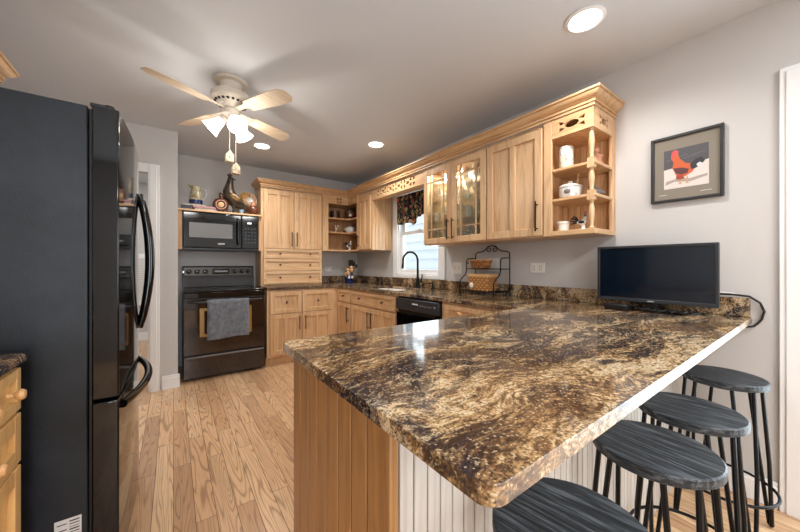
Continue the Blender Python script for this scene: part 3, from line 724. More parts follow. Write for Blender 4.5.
# glass-front cabinet
r = thing('glass_front_cabinet', 'oak wall cabinet right of the window with two leaded style glass doors', 'cabinet', (2.2, 2.02, UZ0))
G0, G1 = 1.632, 2.412
mb = MB()
mb.box(XF, W - .003, G1 - .018, G1, UZ0, UZ1); mb.box(XF, W - .003, G0, G0 + .018, UZ0, UZ1)
mb.box(W - .015, W - .003, G0 + .018, G1 - .018, UZ0, UZ1); mb.box(XF, W - .015, G0 + .018, G1 - .018, UZ0, UZ0 + .02); mb.box(XF, W - .015, G0 + .018, G1 - .018, UZ1 - .02, UZ1)
mb.build('carcass', 'oak', r)
GS = (1.60, 1.80, 1.975)
for z in GS: MB().box(XF + .03, W - .017, G0 + .02, G1 - .02, z - .008, z).build('glass_shelf', 'glass', r, 0.001)
def glass_door(u0, u1, pu):
    v0, v1 = UZ0 + .01, 2.115; st = .055; mb = MB()
    FU.box(mb, u0, u0 + st, v0, v1, .001, .021); FU.box(mb, u1 - st, u1, v0, v1, .001, .021)
    FU.box(mb, u0 + st, u1 - st, v0, v0 + st, .001, .021); FU.box(mb, u0 + st, u1 - st, v1 - st, v1, .001, .021)
    o = mb.build('door', 'oak', r, 0.003)
    a0, a1, b0, b1 = u0 + st, u1 - st, v0 + st, v1 - st
    mb = MB(); t = .004
    for u in (a0 + .052, a1 - .052): FU.box(mb, u - t, u + t, b0, b1, .004, .017)
    for v in (b0 + .085, b1 - .075): FU.box(mb, a0, a1, v - t, v + t, .004, .017)
    mb.build('muntins', 'oak', o)
    mb = MB(); FU.box(mb, a0 - .004, a1 + .004, b0 - .004, b1 + .004, .008, .012); mb.build('pane', 'glass', o)
    pull(FU, pu, 1.41, 1.60, o)
MB().lathe([(.03, -.012), (.035, -.01), (.035, -.001), (0, -.001)], (2.2, 2.17, UZ1 - .02), 20).build('puck_light', 'lens', r)
_l = lamp('puck_lamp', 'AREA', (0, 0.15, UZ1 - .036 - UZ0), 7, (1.0, .95, .86), size=.07); _l.parent = r
glass_door(2.0245, 2.405, 2.052); glass_door(1.636, 2.0195, 1.992)
# closed wall cabinet
r = thing('wall_cabinet', 'oak wall cabinet with one solid two panel door right of the glass doors', 'cabinet', (2.2, 1.39, UZ0))
MB().box(XF, W - .003, 1.152, 1.630, UZ0, UZ1).build('body', 'oak', r)
door(FU, 1.160, 1.624, UZ0 + .01, 2.115, r, (1.192, 1.41, 1.615))
# end shelf unit
EY0, EY1 = 0.836, 1.150
r = thing('end_shelf_cabinet', 'open oak end shelf unit with turned spindle post at the end of wall cabinets', 'cabinet', (2.2, 1.0, UZ0))
mb = boards(EY0 + .002, EY1 - .014, .042, lambda m, a, b: m.box(W - .013, W - .004, a, b, UZ0, UZ1), .003); mb.box(W - .004, W - .0025, EY0, EY1, UZ0, UZ1)
mb.build('back_panel', 'oak_in', r, .001)
mb = boards(XF + .002, W - .014, .042, lambda m, a, b: m.box(a, b, EY1 - .012, EY1 - .003, UZ0, UZ1), .003); mb.box(XF + .001, W - .014, EY1 - .003, EY1, UZ0, UZ1)
mb.build('side_panel', 'oak_in', r, .001)
MB().box(XF - .018, XF + .0, EY1 - .055, EY1, UZ0, UZ1).build('stile', 'oak', r, .002)
MB().box(W - .055, W - .014, EY0, EY0 + .018, UZ0, UZ1).build('stile', 'oak', r, .002)
for z in (1.615, 1.812):
    MB().prism([(XF - .012, EY0 - .006), (W - .0555, EY0 - .006), (W - .0555, EY0 + .019), (W - .014, EY0 + .019), (W - .014, EY1 - .013), (XF + .001, EY1 - .013), (XF + .001, EY1 - .0555), (XF - .012, EY1 - .0555)], 'z', z - .018, z).build('shelf', 'oak_y', r, .003)
MB().box(XF - .018, W - .0145, EY0 - .006, EY1 - .0555, UZ0, UZ0 + .032).build('bottom', 'oak_y', r, .003)
MB().box(XF + .001, W - .0145, EY0 + .019, EY1 - .013, UZ1 - .02, UZ1 - .001).build('top', 'oak_in', r)
MB().box(XF + .001, W - .0145, EY0 + .019, EY1 - .013, 2.018, 2.03).build('inner_baffle', 'oak_in', r)  # added board sealing the space behind the valances against light
def arrow_oval(uc, vc, ow, oh, sp):
    h = [oval(uc, vc, ow, oh)]
    for sx in (-1, 1):
        for sz in (-1, 1):
            a = (uc + sx * (ow * .85), vc + sz * oh * .75); b = (uc + sx * (ow + sp), vc + sz * (oh + .012)); c_ = (uc + sx * (ow + sp * .9), vc + sz * (oh * .3))
            h.append([a, b, c_] if sx * sz > 0 else [a, c_, b])
    return h
mb = MB().poly_holes([(EY0, 2.015), (EY1 - .056, 2.015), (EY1 - .056, UZ1), (EY0, UZ1)], arrow_oval(.965, 2.077, .045, .022, .035), XF - .018, XF, 'x'); mb.build('valance', 'oak_y', r)
mb = MB().poly_holes([(XF + .001, 2.015), (W - .0555, 2.015), (W - .0555, UZ1), (XF + .001, UZ1)], arrow_oval(2.187, 2.077, .032, .022, .028), EY0, EY0 + .016, 'y'); mb.build('valance', 'oak_h', r)
post = MB(); pc = (XF + .004, EY0 + .02)
def spindle(z0, z1):
    L_ = z1 - z0
    prof = [(.013, 0), (.018, .02), (.012, .05), (.010, .10), (.015, .35), (.018, .55), (.014, .8), (.010, .9), (.017, .94), (.012, .97), (.015, 1)]
    post.lathe([(a, z0 + b * L_) for a, b in prof], (pc[0], pc[1], 0), 14)
spindle(1.403, 1.575); spindle(1.635, 1.772); spindle(1.832, 2.014)
for z in (1.575, 1.772): post.box(pc[0] - .019, pc[0] + .019, pc[1] - .019, pc[1] + .019, z, z + .06)
post.build('spindle_post', 'oak', r)

# crown moulding along the wall cabinets
prof = [(0.0, 2.1405), (-.006, 2.1405), (-.006, 2.153), (-.002, 2.155), (-.002, 2.159), (-.013, 2.161), (-.013, 2.172), (-.008, 2.174), (-.008, 2.178), (-.018, 2.183), (-.033, 2.194), (-.044, 2.207), (-.046, 2.212), (-.042, 2.214), (-.054, 2.218), (-.054, 2.230), (0.0, 2.230)]
def crown(path, name, label):
    """path: list of (x, y, nx, ny) corner points with the mitre direction that the profile is pushed along"""
    mb = MB(); rings = [[(p[0] + p[2] * -w, p[1] + p[3] * -w, z) for w, z in prof] for p in path]
    mb.loft(rings)
    return tag(mb.build(name, 'oak_y'), label, 'crown moulding')
xf, yf, ye, xe = XF - .02, YF - .02, EY0 - .002, 0.868
crown([(xe, B - .003, -1, 0), (xe, yf, -1, -1), (xf, yf, -1, -1), (xf, ye, -1, -1), (W - .003, ye, 0, -1)], 'crown_molding',
      'stepped oak crown moulding capping the run of wall cabinets below the ceiling')

# ------------------------------------------------------------------ microwave, stove, towel
r = thing('display_shelf', 'thin oak shelf board with side supports above the microwave, holding the ornaments', 'shelf', (0.45, 4.2, 1.755))
MB().box(AX + .003, 0.862, 4.015, B - .003, 1.757, 1.777).build('board', 'oak_h', r, .003)
MB().box(AX + .003, AX + .04, 4.05, B - .003, 1.345, 1.757).build('side_support', 'oak_in', r)
MB().box(0.832, 0.862, 4.05, B - .003, 1.345, 1.757).build('side_support', 'oak_in', r)
r = thing('microwave', 'black over-the-range microwave hung under the oak shelf', 'microwave', (0.45, 4.2, 1.335))
x0, x1 = 0.078, 0.828
MB().box(x0, x1, 4.04, B - .003, 1.338, 1.752).build('body', 'satin_black', r, .004)
dr = MB().box(x0 + .002, 0.638, 4.012, 4.04, 1.365, 1.748).build('door', 'gloss_black', r, .008)
o = MB().box(0.135, 0.545, 4.0095, 4.0125, 1.475, 1.635).build('door_window', plain('microwave_window', (104, 103, 102), 0.3, 0.0), dr); o['label'] = 'grey mesh window'
mb = MB().tube([(0.60, 4.012, 1.70), (0.60, 3.975, 1.685), (0.60, 3.965, 1.56), (0.60, 3.975, 1.43), (0.60, 4.012, 1.415)], .012, 10); mb.build('handle', 'gloss_black', dr)
MB().box(0.40, 0.468, 4.009, 4.0115, 1.405, 1.421).build('maker_mark', 'grey_print', dr)
cp = MB().box(0.642, x1 - .002, 4.014, 4.04, 1.365, 1.748).build('control_panel', 'gloss_black', r, .006)
MB().box(0.70, 0.745, 4.0115, 4.0135, 1.655, 1.675).build('display', 'digit', cp)
for i in range(4):
    for j in range(5): MB().box(.672 + i * .034, .690 + i * .034, 4.0118, 4.0135, 1.43 + j * .04, 1.446 + j * .04).build('button', plain('button_print', (52, 56, 64), 0.4) if (i, j) == (0, 0) else bpy.data.materials['button_print'], cp)
MB().box(x0 + .01, x1 - .01, 4.02, 4.06, 1.34, 1.362).build('vent_grille', 'satin_black', r, .003)

r = thing('stove', 'black electric range with glass cooktop and knob backguard, between wall and oak cabinets', 'stove', (0.46, 4.1, 0))
x0, x1 = 0.078, 0.838
MB().box(x0, x1, 3.80, B - .004, 0.02, 0.895).build('body', 'satin_black', r)
MB().box(x0 - .001, x1 + .001, 3.765, 4.35, 0.896, 0.914).build('cooktop', 'gloss_black', r, .006)
MB().box(x0, x1, 3.765, 3.80, 0.835, 0.895).build('front_lip', 'gloss_black', r, .008)
od = MB().box(x0 + .002, x1 - .002, 3.765, 3.80, 0.262, 0.828).build('oven_door', 'oven_glass', r, .006)
mb = MB().box(0.215, 0.70, 3.7625, 3.7655, 0.44, 0.735); mb.build('window_surround', 'oven_reflection', od)
MB().box(0.255, 0.66, 3.7600, 3.763, 0.47, 0.705).build('window_glass', 'oven_glass', od)
mb = MB().tube([(0.12, 3.765, .80), (0.125, 3.725, .80), (0.20, 3.715, .80), (0.72, 3.715, .80), (0.79, 3.725, .80), (0.797, 3.765, .80)], .013, 10); mb.build('handle', 'satin_black', od)
sd = MB().box(x0 + .002, x1 - .002, 3.77, 3.80, 0.03, 0.245).build('storage_drawer', 'oven_glass', r, .006)
mb = MB().tube([(x0 + .01, 3.765, .238), (0.3, 3.752, .243), (.46, 3.748, .244), (0.62, 3.752, .243), (x1 - .01, 3.765, .238)], .011, 8)
o = mb.build('drawer_lip', plain('satin_grey_lip', (98, 92, 88), 0.3, 0.4), sd)
bgm = MB().prism([(B - .004, .914), (4.36, .914), (4.365, 1.04), (4.385, 1.16), (4.40, 1.165), (B - .004, 1.165)], 'x', x0 + .002, x1 - .002).build('backguard', 'gloss_black', r, .004)
cp = MB().prism([(4.3605, 1.05), (4.379, 1.145), (4.384, 1.145), (4.3655, 1.05)], 'x', x0 + .02, x1 - .02).build('control_panel', plain('grey_control_panel', (64, 62, 60), 0.25, 0.6), bgm)
for x in (.145, .225, .305, .62, .695, .77):
    MB().lathe([(.026, 0), (.026, .006), (.02, .012), (.017, .032), (0, .034)], (x, 4.366, 1.098), 14, axis='-y').build('control_knob', 'gloss_black', bgm)
MB().prism([(4.358, 1.07), (4.374, 1.128), (4.378, 1.128), (4.362, 1.07)], 'x', .38, .56).build('clock_panel', 'gloss_black', bgm)
MB().prism([(4.3585, 1.09), (4.364, 1.11), (4.366, 1.11), (4.3605, 1.09)], 'x', .40, .54).build('button_strip', 'grey_print', bgm)
for (bx, by, br) in ((.25, 3.95, .095), (.66, 3.95, .075), (.25, 4.2, .075), (.66, 4.2, .095)):
    MB().lathe([(br, .9142), (br, .9148), (br - .006, .9148), (br - .006, .9142)], (bx, by, 0), 32, caps=False).build('burner_ring', 'tvframe', r)
# towel over the oven handle
mb = MB(); nx, nz = 14, 26
def tw(u, v):
    x = 0.275 + 0.385 * u
    wob = .006 * sin(u * 9 + 1) + .004 * sin(u * 23 + v * 2)
    if v < 0.12:
        a = pi * (1 - v / 0.12); return (x, 3.715 + .018 * -cos(a) * -1 * -1, .80 + .018 * sin(a))
    t = (v - .12) / .88
    return (x + .006 * (u - .5) * t, 3.697 - .004 * t - wob * min(1, t * 4) * .7, .80 - t * (.385 - .012 * u + .006 * sin(u * 7)))
rows = [[tw(i / nx, j / nz) for i in range(nx + 1)] for j in range(nz + 1)]
mb.loft(rows, caps=False, closed=False)
for v in mb.bm.verts: pass
o = single('dish_towel', mb, 'terry', 'grey terry dish towel hanging over the oven door handle', 'towel', (0.467, 3.697, .42))
m = o.modifiers.new('solid', 'SOLIDIFY'); m.thickness = .006; m.offset = 1.0

# ------------------------------------------------------------------ refrigerator
r = thing('refrigerator', 'large black refrigerator with bowed glossy doors and curved handles', 'refrigerator', (-0.65, 1.95, 0))
fy0, fy1 = 1.548, 2.372
MB().box(LW + .01, -0.247, fy0, fy1, 0.03, 1.745).build('body', 'fridge_side', r, .004)
MB().box(-1.0, -.27, fy0 + .02, fy1 - .02, 0.0, 0.03).build('base', 'satin_black', r)
def bow(y): return -.164 + .016 * (1 - ((y - (fy0 + fy1) / 2) / ((fy1 - fy0) / 2)) ** 2)
def fdoor(z0, z1, name):
    n = 16; pts = [(-.237, fy0 + .001)]
    ys = [fy0 + .001 + (fy1 - fy0 - .002) * i / n for i in range(n + 1)]
    pts += [(bow(y), y) for y in ys] + [(-.237, fy1 - .001)]
    return MB().prism(pts, 'z', z0, z1).build(name, 'gloss_black', r, .005, 3)
d1_ = fdoor(0.692, 1.752, 'door'); d2_ = fdoor(0.06, 0.680, 'freezer_drawer')
MB().box(-.244, -.238, fy0 + .012, fy1 - .012, .07, 1.74).build('door_gasket', 'rubber', r)
hy = 2.20
pts = []
for i in range(17):
    t = i / 16; z = 1.56 - t * .72; pts.append((bow(hy) + .002 + .046 * sin(pi * t) ** .8, hy, z))
mb = MB().tube(pts, [.017 + .004 * sin(pi * i / 16) for i in range(17)], 12); mb.build('handle', 'gloss_black', d1_)
pts = []
for i in range(17):
    t = i / 16; y = 1.60 + t * .71; pts.append((bow(y) + .002 + .046 * sin(pi * t) ** .8, y, .645))
mb = MB().tube(pts, .016, 12); mb.build('handle', 'gloss_black', d2_)
mb = MB().box(-.243, -.20, fy0 + .012, fy0 + .075, 1.7525, 1.764); mb.lathe([(.018, 1.753), (.018, 1.768), (.014, 1.772), (0, 1.772)], (-.195, fy0 + .04, 0), 14)
mb.build('hinge_cover', 'satin_black', r, .004)
lb = MB().box(-.328, -.262, fy0 - .0012, fy0 + .0, .18, .302).build('spec_label', 'label_paper', r)
for i in range(5): MB().box(-.322, -.298, fy0 - .0018, fy0 - .0011, .285 - i * .02, .288 - i * .02).build('print_line', 'dark_slot', lb)
for i in range(9): MB().box(-.292, -.267, fy0 - .0018, fy0 - .0011, .29 - i * .0095, .294 - i * .0095 - (i % 3) * .0012).build('barcode_line', 'dark_slot', lb)
# cabinet above the refrigerator
r = thing('overfridge_cabinet', 'oak cabinet with crown on the left wall above the refrigerator', 'cabinet', (-0.92, 2.0, 1.80))
MB().box(LW + .003, -.775, 1.50, 2.575, 1.80, UZ1).build('body', 'oak', r)
FL = Face('left', -.775)
door(FL, 1.51, 2.03, 1.81, 2.12, r, None, [(1.99, 1.85)]); door(FL, 2.04, 2.565, 1.81, 2.12, r, None, [(2.08, 1.85)])
mb = MB(); xf2 = -.742; ya, yb = 1.498, 2.577
mb.loft([[(p[0] + p[2] * -w, p[1] + p[3] * -w, z) for w, z in prof] for p in [(LW + .003, ya, 0, -1), (xf2, ya, 1, -1), (xf2, yb, 1, 1), (LW + .003, yb, 0, 1)]])
mb.build('crown', 'oak_y', r)
# small base cabinet at the left edge
r = thing('base_cabinet', 'maple drawer base at the left edge beside the refrigerator, round wooden knobs', 'cabinet', (-0.72, 1.3, 0))
FLB = Face('left', -.392)
MB().box(LW + .003, -.392, 1.12, 1.438, .10, CB - .001).build('body', 'maple', r)
MB().box(LW + .003, -.45, 1.125, 1.433, .0, .10).build('plinth', 'maple', r)
drawer(FLB, 1.132, 1.43, .748, .872, r, [(1.335, .815), (1.185, .815)], 'maple', .03, 'maple_knob', .016)
drawer(FLB, 1.132, 1.43, .592, .738, r, [(1.215, .665)], 'maple', .045, 'maple_knob', .016)
drawer(FLB, 1.132, 1.43, .12, .582, r, [], 'maple', .045)
mb = MB().prism([(LW + .003, .80)] + [(-.36, .80)] + [(-.36 - .02 + .02 * cos(a), 1.447 - .02 + .02 * sin(a)) for a in (0, .5, 1.0, 1.57)] + [(LW + .003, 1.447)], 'z', CB, CT)
o = mb.build('side_worktop', 'granite', None, .01, 3); tag(o, 'short granite worktop at the left edge beside the refrigerator', 'worktop')
r2 = base_cab('base_cabinet', 'maple base cabinet nearest the camera under the short left worktop', FLB, .80, 1.118, .68, (-.72, .95, 0))
r2.children[0].data.materials[0] = M['maple']
door(FLB, .81, 1.11, .12, .872, r2, None, [], mat='maple', mullion=False)

# ------------------------------------------------------------------ ceiling fan and downlights
fc = Vector((.325, 2.462, H))
r = thing('ceiling_fan', 'white ceiling fan with four pale wood blades and three lit bell shades', 'ceiling fan', tuple(fc))
mb = MB().lathe([(.105, 0), (.108, -.006), (.10, -.016), (.070, -.020), (.068, -.075), (.105, -.084), (.122, -.096), (.124, -.130), (.105, -.150), (.07, -.165), (.055, -.19)], tuple(fc), 32); mb.build('motor_housing', 'fan_white', r)
mb = MB()
for i in range(20):
    a = 2 * pi * i / 20; p = fc + Vector((.096 * cos(a), .096 * sin(a), -.155)); mb.sphere(tuple(p), (.010, .010, .009), 8, 6)
mb.build('vent_slots', 'dark_slot', r)
mb = MB().lathe([(.045, -.19), (.055, -.20), (.058, -.235), (.04, -.25), (.018, -.262), (0, -.265)], tuple(fc), 24); mb.build('light_fitter', 'fan_white', r)
bz = -.205
for k in range(4):
    a = R(29.7 + 90 * k); ca, sa = cos(a), sin(a)
    def P(u, v, z): return (fc.x + u * ca - v * sa, fc.y + u * sa + v * ca, fc.z + z)
    tilt = -.22
    out = [(.165, -.045), (.40, -.062), (.48, -.060), (.528, -.03), (.530, .03), (.505, .055), (.40, .060), (.165, .045)]
    mb = MB(); rings = [[P(u, v, bz + v * tilt + dz) for u, v in out] for dz in (-.003, .003)]
    mb.loft(rings); b_ = mb.build('blade', 'blade', r, .0015)
    mb = MB(); mb.loft([[P(u, v, bz + v * tilt + dz) for u, v in ((.06, -.016), (.13, -.018), (.20, -.036), (.235, -.012), (.235, .012), (.20, .036), (.13, .018), (.06, .016))] for dz in (.0035, .0085)])
    mb.tube([P(.055, 0, -.15), P(.08, 0, -.175), P(.10, 0, bz + .01)], .012, 8)
    mb.build('blade_iron', 'fan_white', r)
for k, ang in enumerate((159, 279, 39)):
    a = R(ang); d = Vector((cos(a) * .75, sin(a) * .75, -.66)).normalized()
    p0 = fc + Vector((0, 0, -.225)) + d * .045
    mb = MB().tube([p0, p0 + d * .035], [.022, .024], 14); arm = mb.build('lamp_arm', 'fan_white', r)
    b0 = p0 + d * .03
    q = [(0.026, 0), (.032, .02), (.040, .05), (.050, .08), (.062, .105)]
    pts = [b0 + d * h for _, h in q]
    mb = MB().tube(pts, [rr_ for rr_, _ in q], 20); sh = mb.build('lamp_shade', 'shade', r)
    lo_ = lamp('fan_bulb', 'POINT', tuple(b0 + d * .15 - fc), 2.8, (1.0, .92, .82), size=.03); lo_.parent = r
for (dx, dy, z1, nm) in ((-.012, -.03, -.495, 0), (.035, .03, -.555, 1)):
    p = fc + Vector((dx, dy, 0))
    mb = MB().tube([p + Vector((0, 0, -.25)), p + Vector((0, 0, z1))], .0018, 6)
    ch = mb.build('pull_chain', 'fan_white', r)
    z = fc.z + z1
    mb = MB(); s = .025
    mb.prism([(p.x - s, z - .078), (p.x + s, z - .078), (p.x + s, z - .03), (p.x, z), (p.x - s, z - .03)], 'y', p.y - s, p.y + s)
    mb.sphere((p.x, p.y - s, z - .045), (.008, .003, .008), 8, 6)
    mb.build('birdhouse_charm', 'cream_brown', ch, .002)
spots_ = [((1.733, .751), 'recessed ceiling downlight at upper right above the peninsula'),
          ((1.736, 2.828), 'recessed ceiling downlight in front of the kitchen window'),
          ((.768, 3.581), 'recessed ceiling downlight behind the fan, near the stove')]
for (x, y), lab in spots_:
    r = thing('downlight', lab, 'ceiling light', (x, y, H), 'recessed downlights')
    MB().lathe([(.075, -.001), (.092, -.001), (.095, -.006), (.078, -.012), (.072, -.006)], (x, y, H), 32, caps=False).build('trim_ring', 'white', r)
    MB().lathe([(.072, -.005), (.073, -.003), (.072, -.001)], (x, y, H), 28).build('lens', 'lens', r)
    l = lamp('downlight_lamp', 'SPOT', (0, 0, -.02), 46, (1.0, .965, .92), size=.05); l.parent = r; l.data.spot_size = R(150); l.data.spot_blend = .8

# ------------------------------------------------------------------ stools
root = thing('bar_stool', '', 'stool', (0, 0, 0), 'hairpin leg stools along the peninsula')
SZ, SR = .67, .147
mb = MB().lathe([(SR - .006, SZ - .028), (SR, SZ - .024), (SR, SZ - .004), (SR - .004, SZ), (0, SZ)], (0, 0, 0), 48)
mb.build('seat', 'stool', root)
for k in range(4):
    a = R(45 + 90 * k)
    def q(rad, da, z): return (rad * cos(a + da), rad * sin(a + da), z)
    pts = [q(SR - .02, -.30, SZ - .028), q(.157, -.17, .30), q(.178, -.04, .012), q(.182, 0, .0065), q(.178, .04, .012), q(.157, .17, .30), q(SR - .02, .30, SZ - .028)]
    MB().tube(pts, .0074, 8).build('leg', 'black_metal', root)
mb = MB().tube([(.172 * cos(2 * pi * i / 40), .172 * sin(2 * pi * i / 40), .185) for i in range(40)], .006, 8, closed=True); mb.build('foot_ring', 'black_metal', root)
mb = MB().tube([(.105 * cos(2 * pi * i / 32), .105 * sin(2 * pi * i / 32), SZ - .034) for i in range(32)], .005, 6, closed=True); mb.build('seat_bracket', 'black_metal', root)
labs = ['charcoal wood hairpin stool nearest the camera, seat cut off at the bottom edge', 'charcoal wood hairpin stool second from the camera along the peninsula',
        'charcoal wood hairpin stool third from the camera along the peninsula', 'charcoal wood hairpin stool farthest from the camera, next to the wall']
for i, (x, y, a) in enumerate(((.625, .296, 10), (1.10, .296, -4), (1.485, .297, 3), (2.06, .297, -6))):
    if i == 0: root.location = (x, y, 0); root.rotation_euler = (0, 0, R(a)); root['label'] = labs[0]
    else: copy_thing(root, (x, y, 0), R(a), labs[i])

# ------------------------------------------------------------------ television, cables
r = thing('television', 'small black flat screen television standing on the granite at the wall', 'television', (2.22, .6, CT))
ty0, ty1, tz0, tz1 = .325, .875, .962, 1.292
MB().box(2.205, 2.245, ty0 + .004, ty1 - .004, tz0 + .003, tz1 - .003).build('back_shell', 'satin_black', r, .006)
mb = MB()
for q in ((ty0, ty0 + .014, tz0, tz1), (ty1 - .014, ty1, tz0, tz1), (ty0 + .014, ty1 - .014, tz1 - .014, tz1), (ty0 + .014, ty1 - .014, tz0, tz0 + .02)): mb.box(2.19, 2.205, *q)
mb.build('bezel', 'tvframe', r, .002)
MB().box(2.196, 2.2045, ty0 + .013, ty1 - .013, tz0 + .018, tz1 - .013).build('screen', plain('tv_screen', (8, 18, 30), 0.14, 0, coat=.5, coatr=.06), r)  # blue base tint stands in for bluish window reflections
MB().box(2.1885, 2.19, .585, .615, tz0 + .006, tz0 + .012).build('maker_mark', 'grey_print', r)
mb = MB().box(2.21, 2.235, .57, .63, CT + .012, tz0 + .02); mb.build('stand_neck', 'satin_black', r)
mb = MB().box(2.165, 2.285, .46, .74, CT + .001, CT + .013); mb.build('stand_base', 'gloss_black', r, .004)
single('media_box', MB().box(2.09, 2.16, .68, .80, CT + .001, CT + .034), 'satin_black', 'small flat black media box on the granite under the television corner', 'media box', (2.13, .75, CT), bevel=.004)
pts = [(2.26, .40, 1.02), (2.33, .36, 1.024), (2.34, .30, 1.026), (2.345, .24, 1.02), (2.35, .205, .99), (2.355, .192, .95), (2.352, .20, .91), (2.35, .213, .888), (2.345, .226, .872), (2.34, .26, .862)]
single('power_cable', MB().tube(pts, .005, 8), 'rubber', 'thick black cable looping round the end of the backsplash to below the worktop', 'cable', (2.345, .22, .88))
single('coax_cable', MB().tube([(2.255, .42, 1.05), (2.30, .36, 1.04), (2.335, .30, 1.033), (2.350, .285, 1.03)], .0028, 6), 'white_plastic', 'thin white cable behind the right edge of the television', 'cable', (2.3, .35, 1.03))
random.seed(3)
pts = []
for i in range(26):
    t = i / 25; pts.append((2.135 + .018 * sin(i * 1.7), .66 - t * .30, CT + .0065 + (.006 + .008 * abs(sin(i * .9)))))
single('cable_bundle', MB().tube(pts, .0055, 6), 'rubber', 'tangle of black cable lying on the granite in front of the television stand', 'cable', (2.135, .5, CT))

# picture of a rooster
r = thing('framed_picture', 'dark framed photograph of a red rooster hanging on the grey wall', 'picture', (W - .01, .485, 1.74))
py0, py1, pz0, pz1 = .329, .641, 1.545, 1.93
mb = MB(); fw = .016
for q in ((py0, py0 + fw, pz0, pz1), (py1 - fw, py1, pz0, pz1), (py0 + fw, py1 - fw, pz0, pz0 + fw), (py0 + fw, py1 - fw, pz1 - fw, pz1)): mb.box(W - .024, W - .002, *q)
mb.build('frame', 'frame_black', r, .003)
MB().box(W - .012, W - .004, py0 + fw - .002, py1 - fw + .002, pz0 + fw - .002, pz1 - fw + .002).build('mat_board', 'mat_board', r)
iy0, iy1, iz0, iz1 = .388, .580, 1.622, 1.848
pr_ = MB().box(W - .0135, W - .0122, iy0, iy1, iz0, iz1).build('print', plain('print_pale_ground', (206, 198, 192), .5), r)
X = W - .0137
def flat(poly, name, c, d=0.0004, par=pr_):
    mb = MB(); mb.prism([(iy1 - u * (iy1 - iy0), iz0 + v * (iz1 - iz0)) for u, v in poly], 'x', X - d, X); return mb.build(name, c, par)
flat([(0, .50), (.35, .54), (.7, .56), (1, .60), (1, 1), (0, 1)], 'background', plain('print_dark_ground', (74, 72, 76), .5))
flat([(.03, .1), (.25, .17), (.6, .12), (.97, .2), (.97, .26), (.6, .2), (.3, .24), (.05, .2)], 'ground_shade', plain('print_mid_ground', (160, 146, 138), .5), .0002)
ro = plain('print_rooster_orange', (190, 88, 44), .5); rd = plain('print_rooster_red', (150, 62, 44), .5)
flat([(.18, .76), (.24, .90), (.33, .88), (.37, .74), (.50, .60), (.64, .56), (.72, .46), (.66, .36), (.52, .28), (.40, .24), (.28, .34), (.20, .52), (.23, .66)], 'rooster_body', ro, .0008)
flat([(.22, .52), (.42, .50), (.58, .44), (.54, .34), (.40, .32), (.28, .38)], 'rooster_wing', plain('print_rooster_dark', (84, 48, 52), .5), .0011)
flat([(.60, .54), (.72, .66), (.86, .68), (.92, .58), (.84, .48), (.70, .42), (.62, .42)], 'rooster_tail', plain('print_tail', (42, 44, 52), .5), .0011)
flat([(.17, .78), (.19, .93), (.27, .98), (.35, .92), (.32, .86), (.27, .88), (.24, .80), (.21, .70)], 'rooster_comb', plain('print_comb', (204, 74, 78), .5), .0013)
flat([(.30, .34), (.44, .30), (.48, .22), (.36, .20), (.28, .24)], 'rooster_thigh', rd, .0011)
for u in (.36, .52): flat([(u, .26), (u + .035, .26), (u + .035, .12), (u + .07, .09), (u - .03, .09), (u, .12)], 'rooster_leg', plain('print_leg', (190, 150, 110), .5), .0010)

for (y, w_) in ((.585, .035), (.40, .045)):
    MB().box(W - .0128, W - .0119, y - w_ / 2, y + w_ / 2, 1.588, 1.5905).build('signature', 'label_paper', r)
flat([(.74, .52), (.80, .56), (.88, .52), (.84, .44), (.76, .46)], 'tail_feather', 'label_paper', .0014)
for k in range(4): flat([(.05 + .2 * k, .72 + .05 * (k % 2)), (.35 + .2 * k, .75 + .05 * (k % 2)), (.35 + .2 * k, .765 + .05 * (k % 2)), (.05 + .2 * k, .735 + .05 * (k % 2))], 'background_line', plain('print_line', (96, 94, 98), .5), .0006)

# wall plates
def wallplate(label, F, u, v, w, h, toggles, cat='outlet'):
    r = thing('wall_outlet' if cat == 'outlet' else 'light_switch', label, cat, F.pt(u, v, 0))
    mb = MB(); F.box(mb, u - w / 2, u + w / 2, v - h / 2, v + h / 2, 0.0008, .007); mb.build('plate', 'white_plastic', r, .002)
    for du in toggles:
        mb = MB(); F.box(mb, u + du - .017, u + du + .017, v - .022, v + .022, .0068, .010); o = mb.build('receptacle' if cat == 'outlet' else 'rocker', 'porcelain', r, .002)
        if cat == 'outlet':
            mb = MB()
            for s_ in (-1, 1):
                F.box(mb, u + du - .009, u + du - .006, v + s_ * .011 - .005, v + s_ * .011 + .005, .0099, .0104); F.box(mb, u + du + .005, u + du + .008, v + s_ * .011 - .005, v + s_ * .011 + .005, .0099, .0104)
            mb.build('slots', 'dark_slot', o)
FWR = Face('right', W); FWB = Face('back', B)
wallplate('white double switch and outlet plate on the wall just right of the window', FWR, 2.255, 1.145, .125, .115, (-.028, .028))
wallplate('blank white switch plate on the wall behind the wire rack', FWR, 1.80, 1.18, .115, .115, (-.028, .028), 'switch')
wallplate('white outlet plate on the bare wall between wire rack and television', FWR, 1.38, 1.155, .125, .08, (-.028, .028))
wallplate('white outlet plate on the back wall right of the tall cabinet', FWB, 1.885, 1.113, .11, .07, (-.026, .026))

# ------------------------------------------------------------------ wire rack and baskets
r = thing('wire_rack', 'black wrought iron two tier counter rack with scrolled top against the backsplash', 'rack', (2.2, 1.79, CT))
ry0, ry1, rx0, rx1 = 1.605, 1.975, 2.10, 2.318
zt = CT + .001; rr_ = .0048
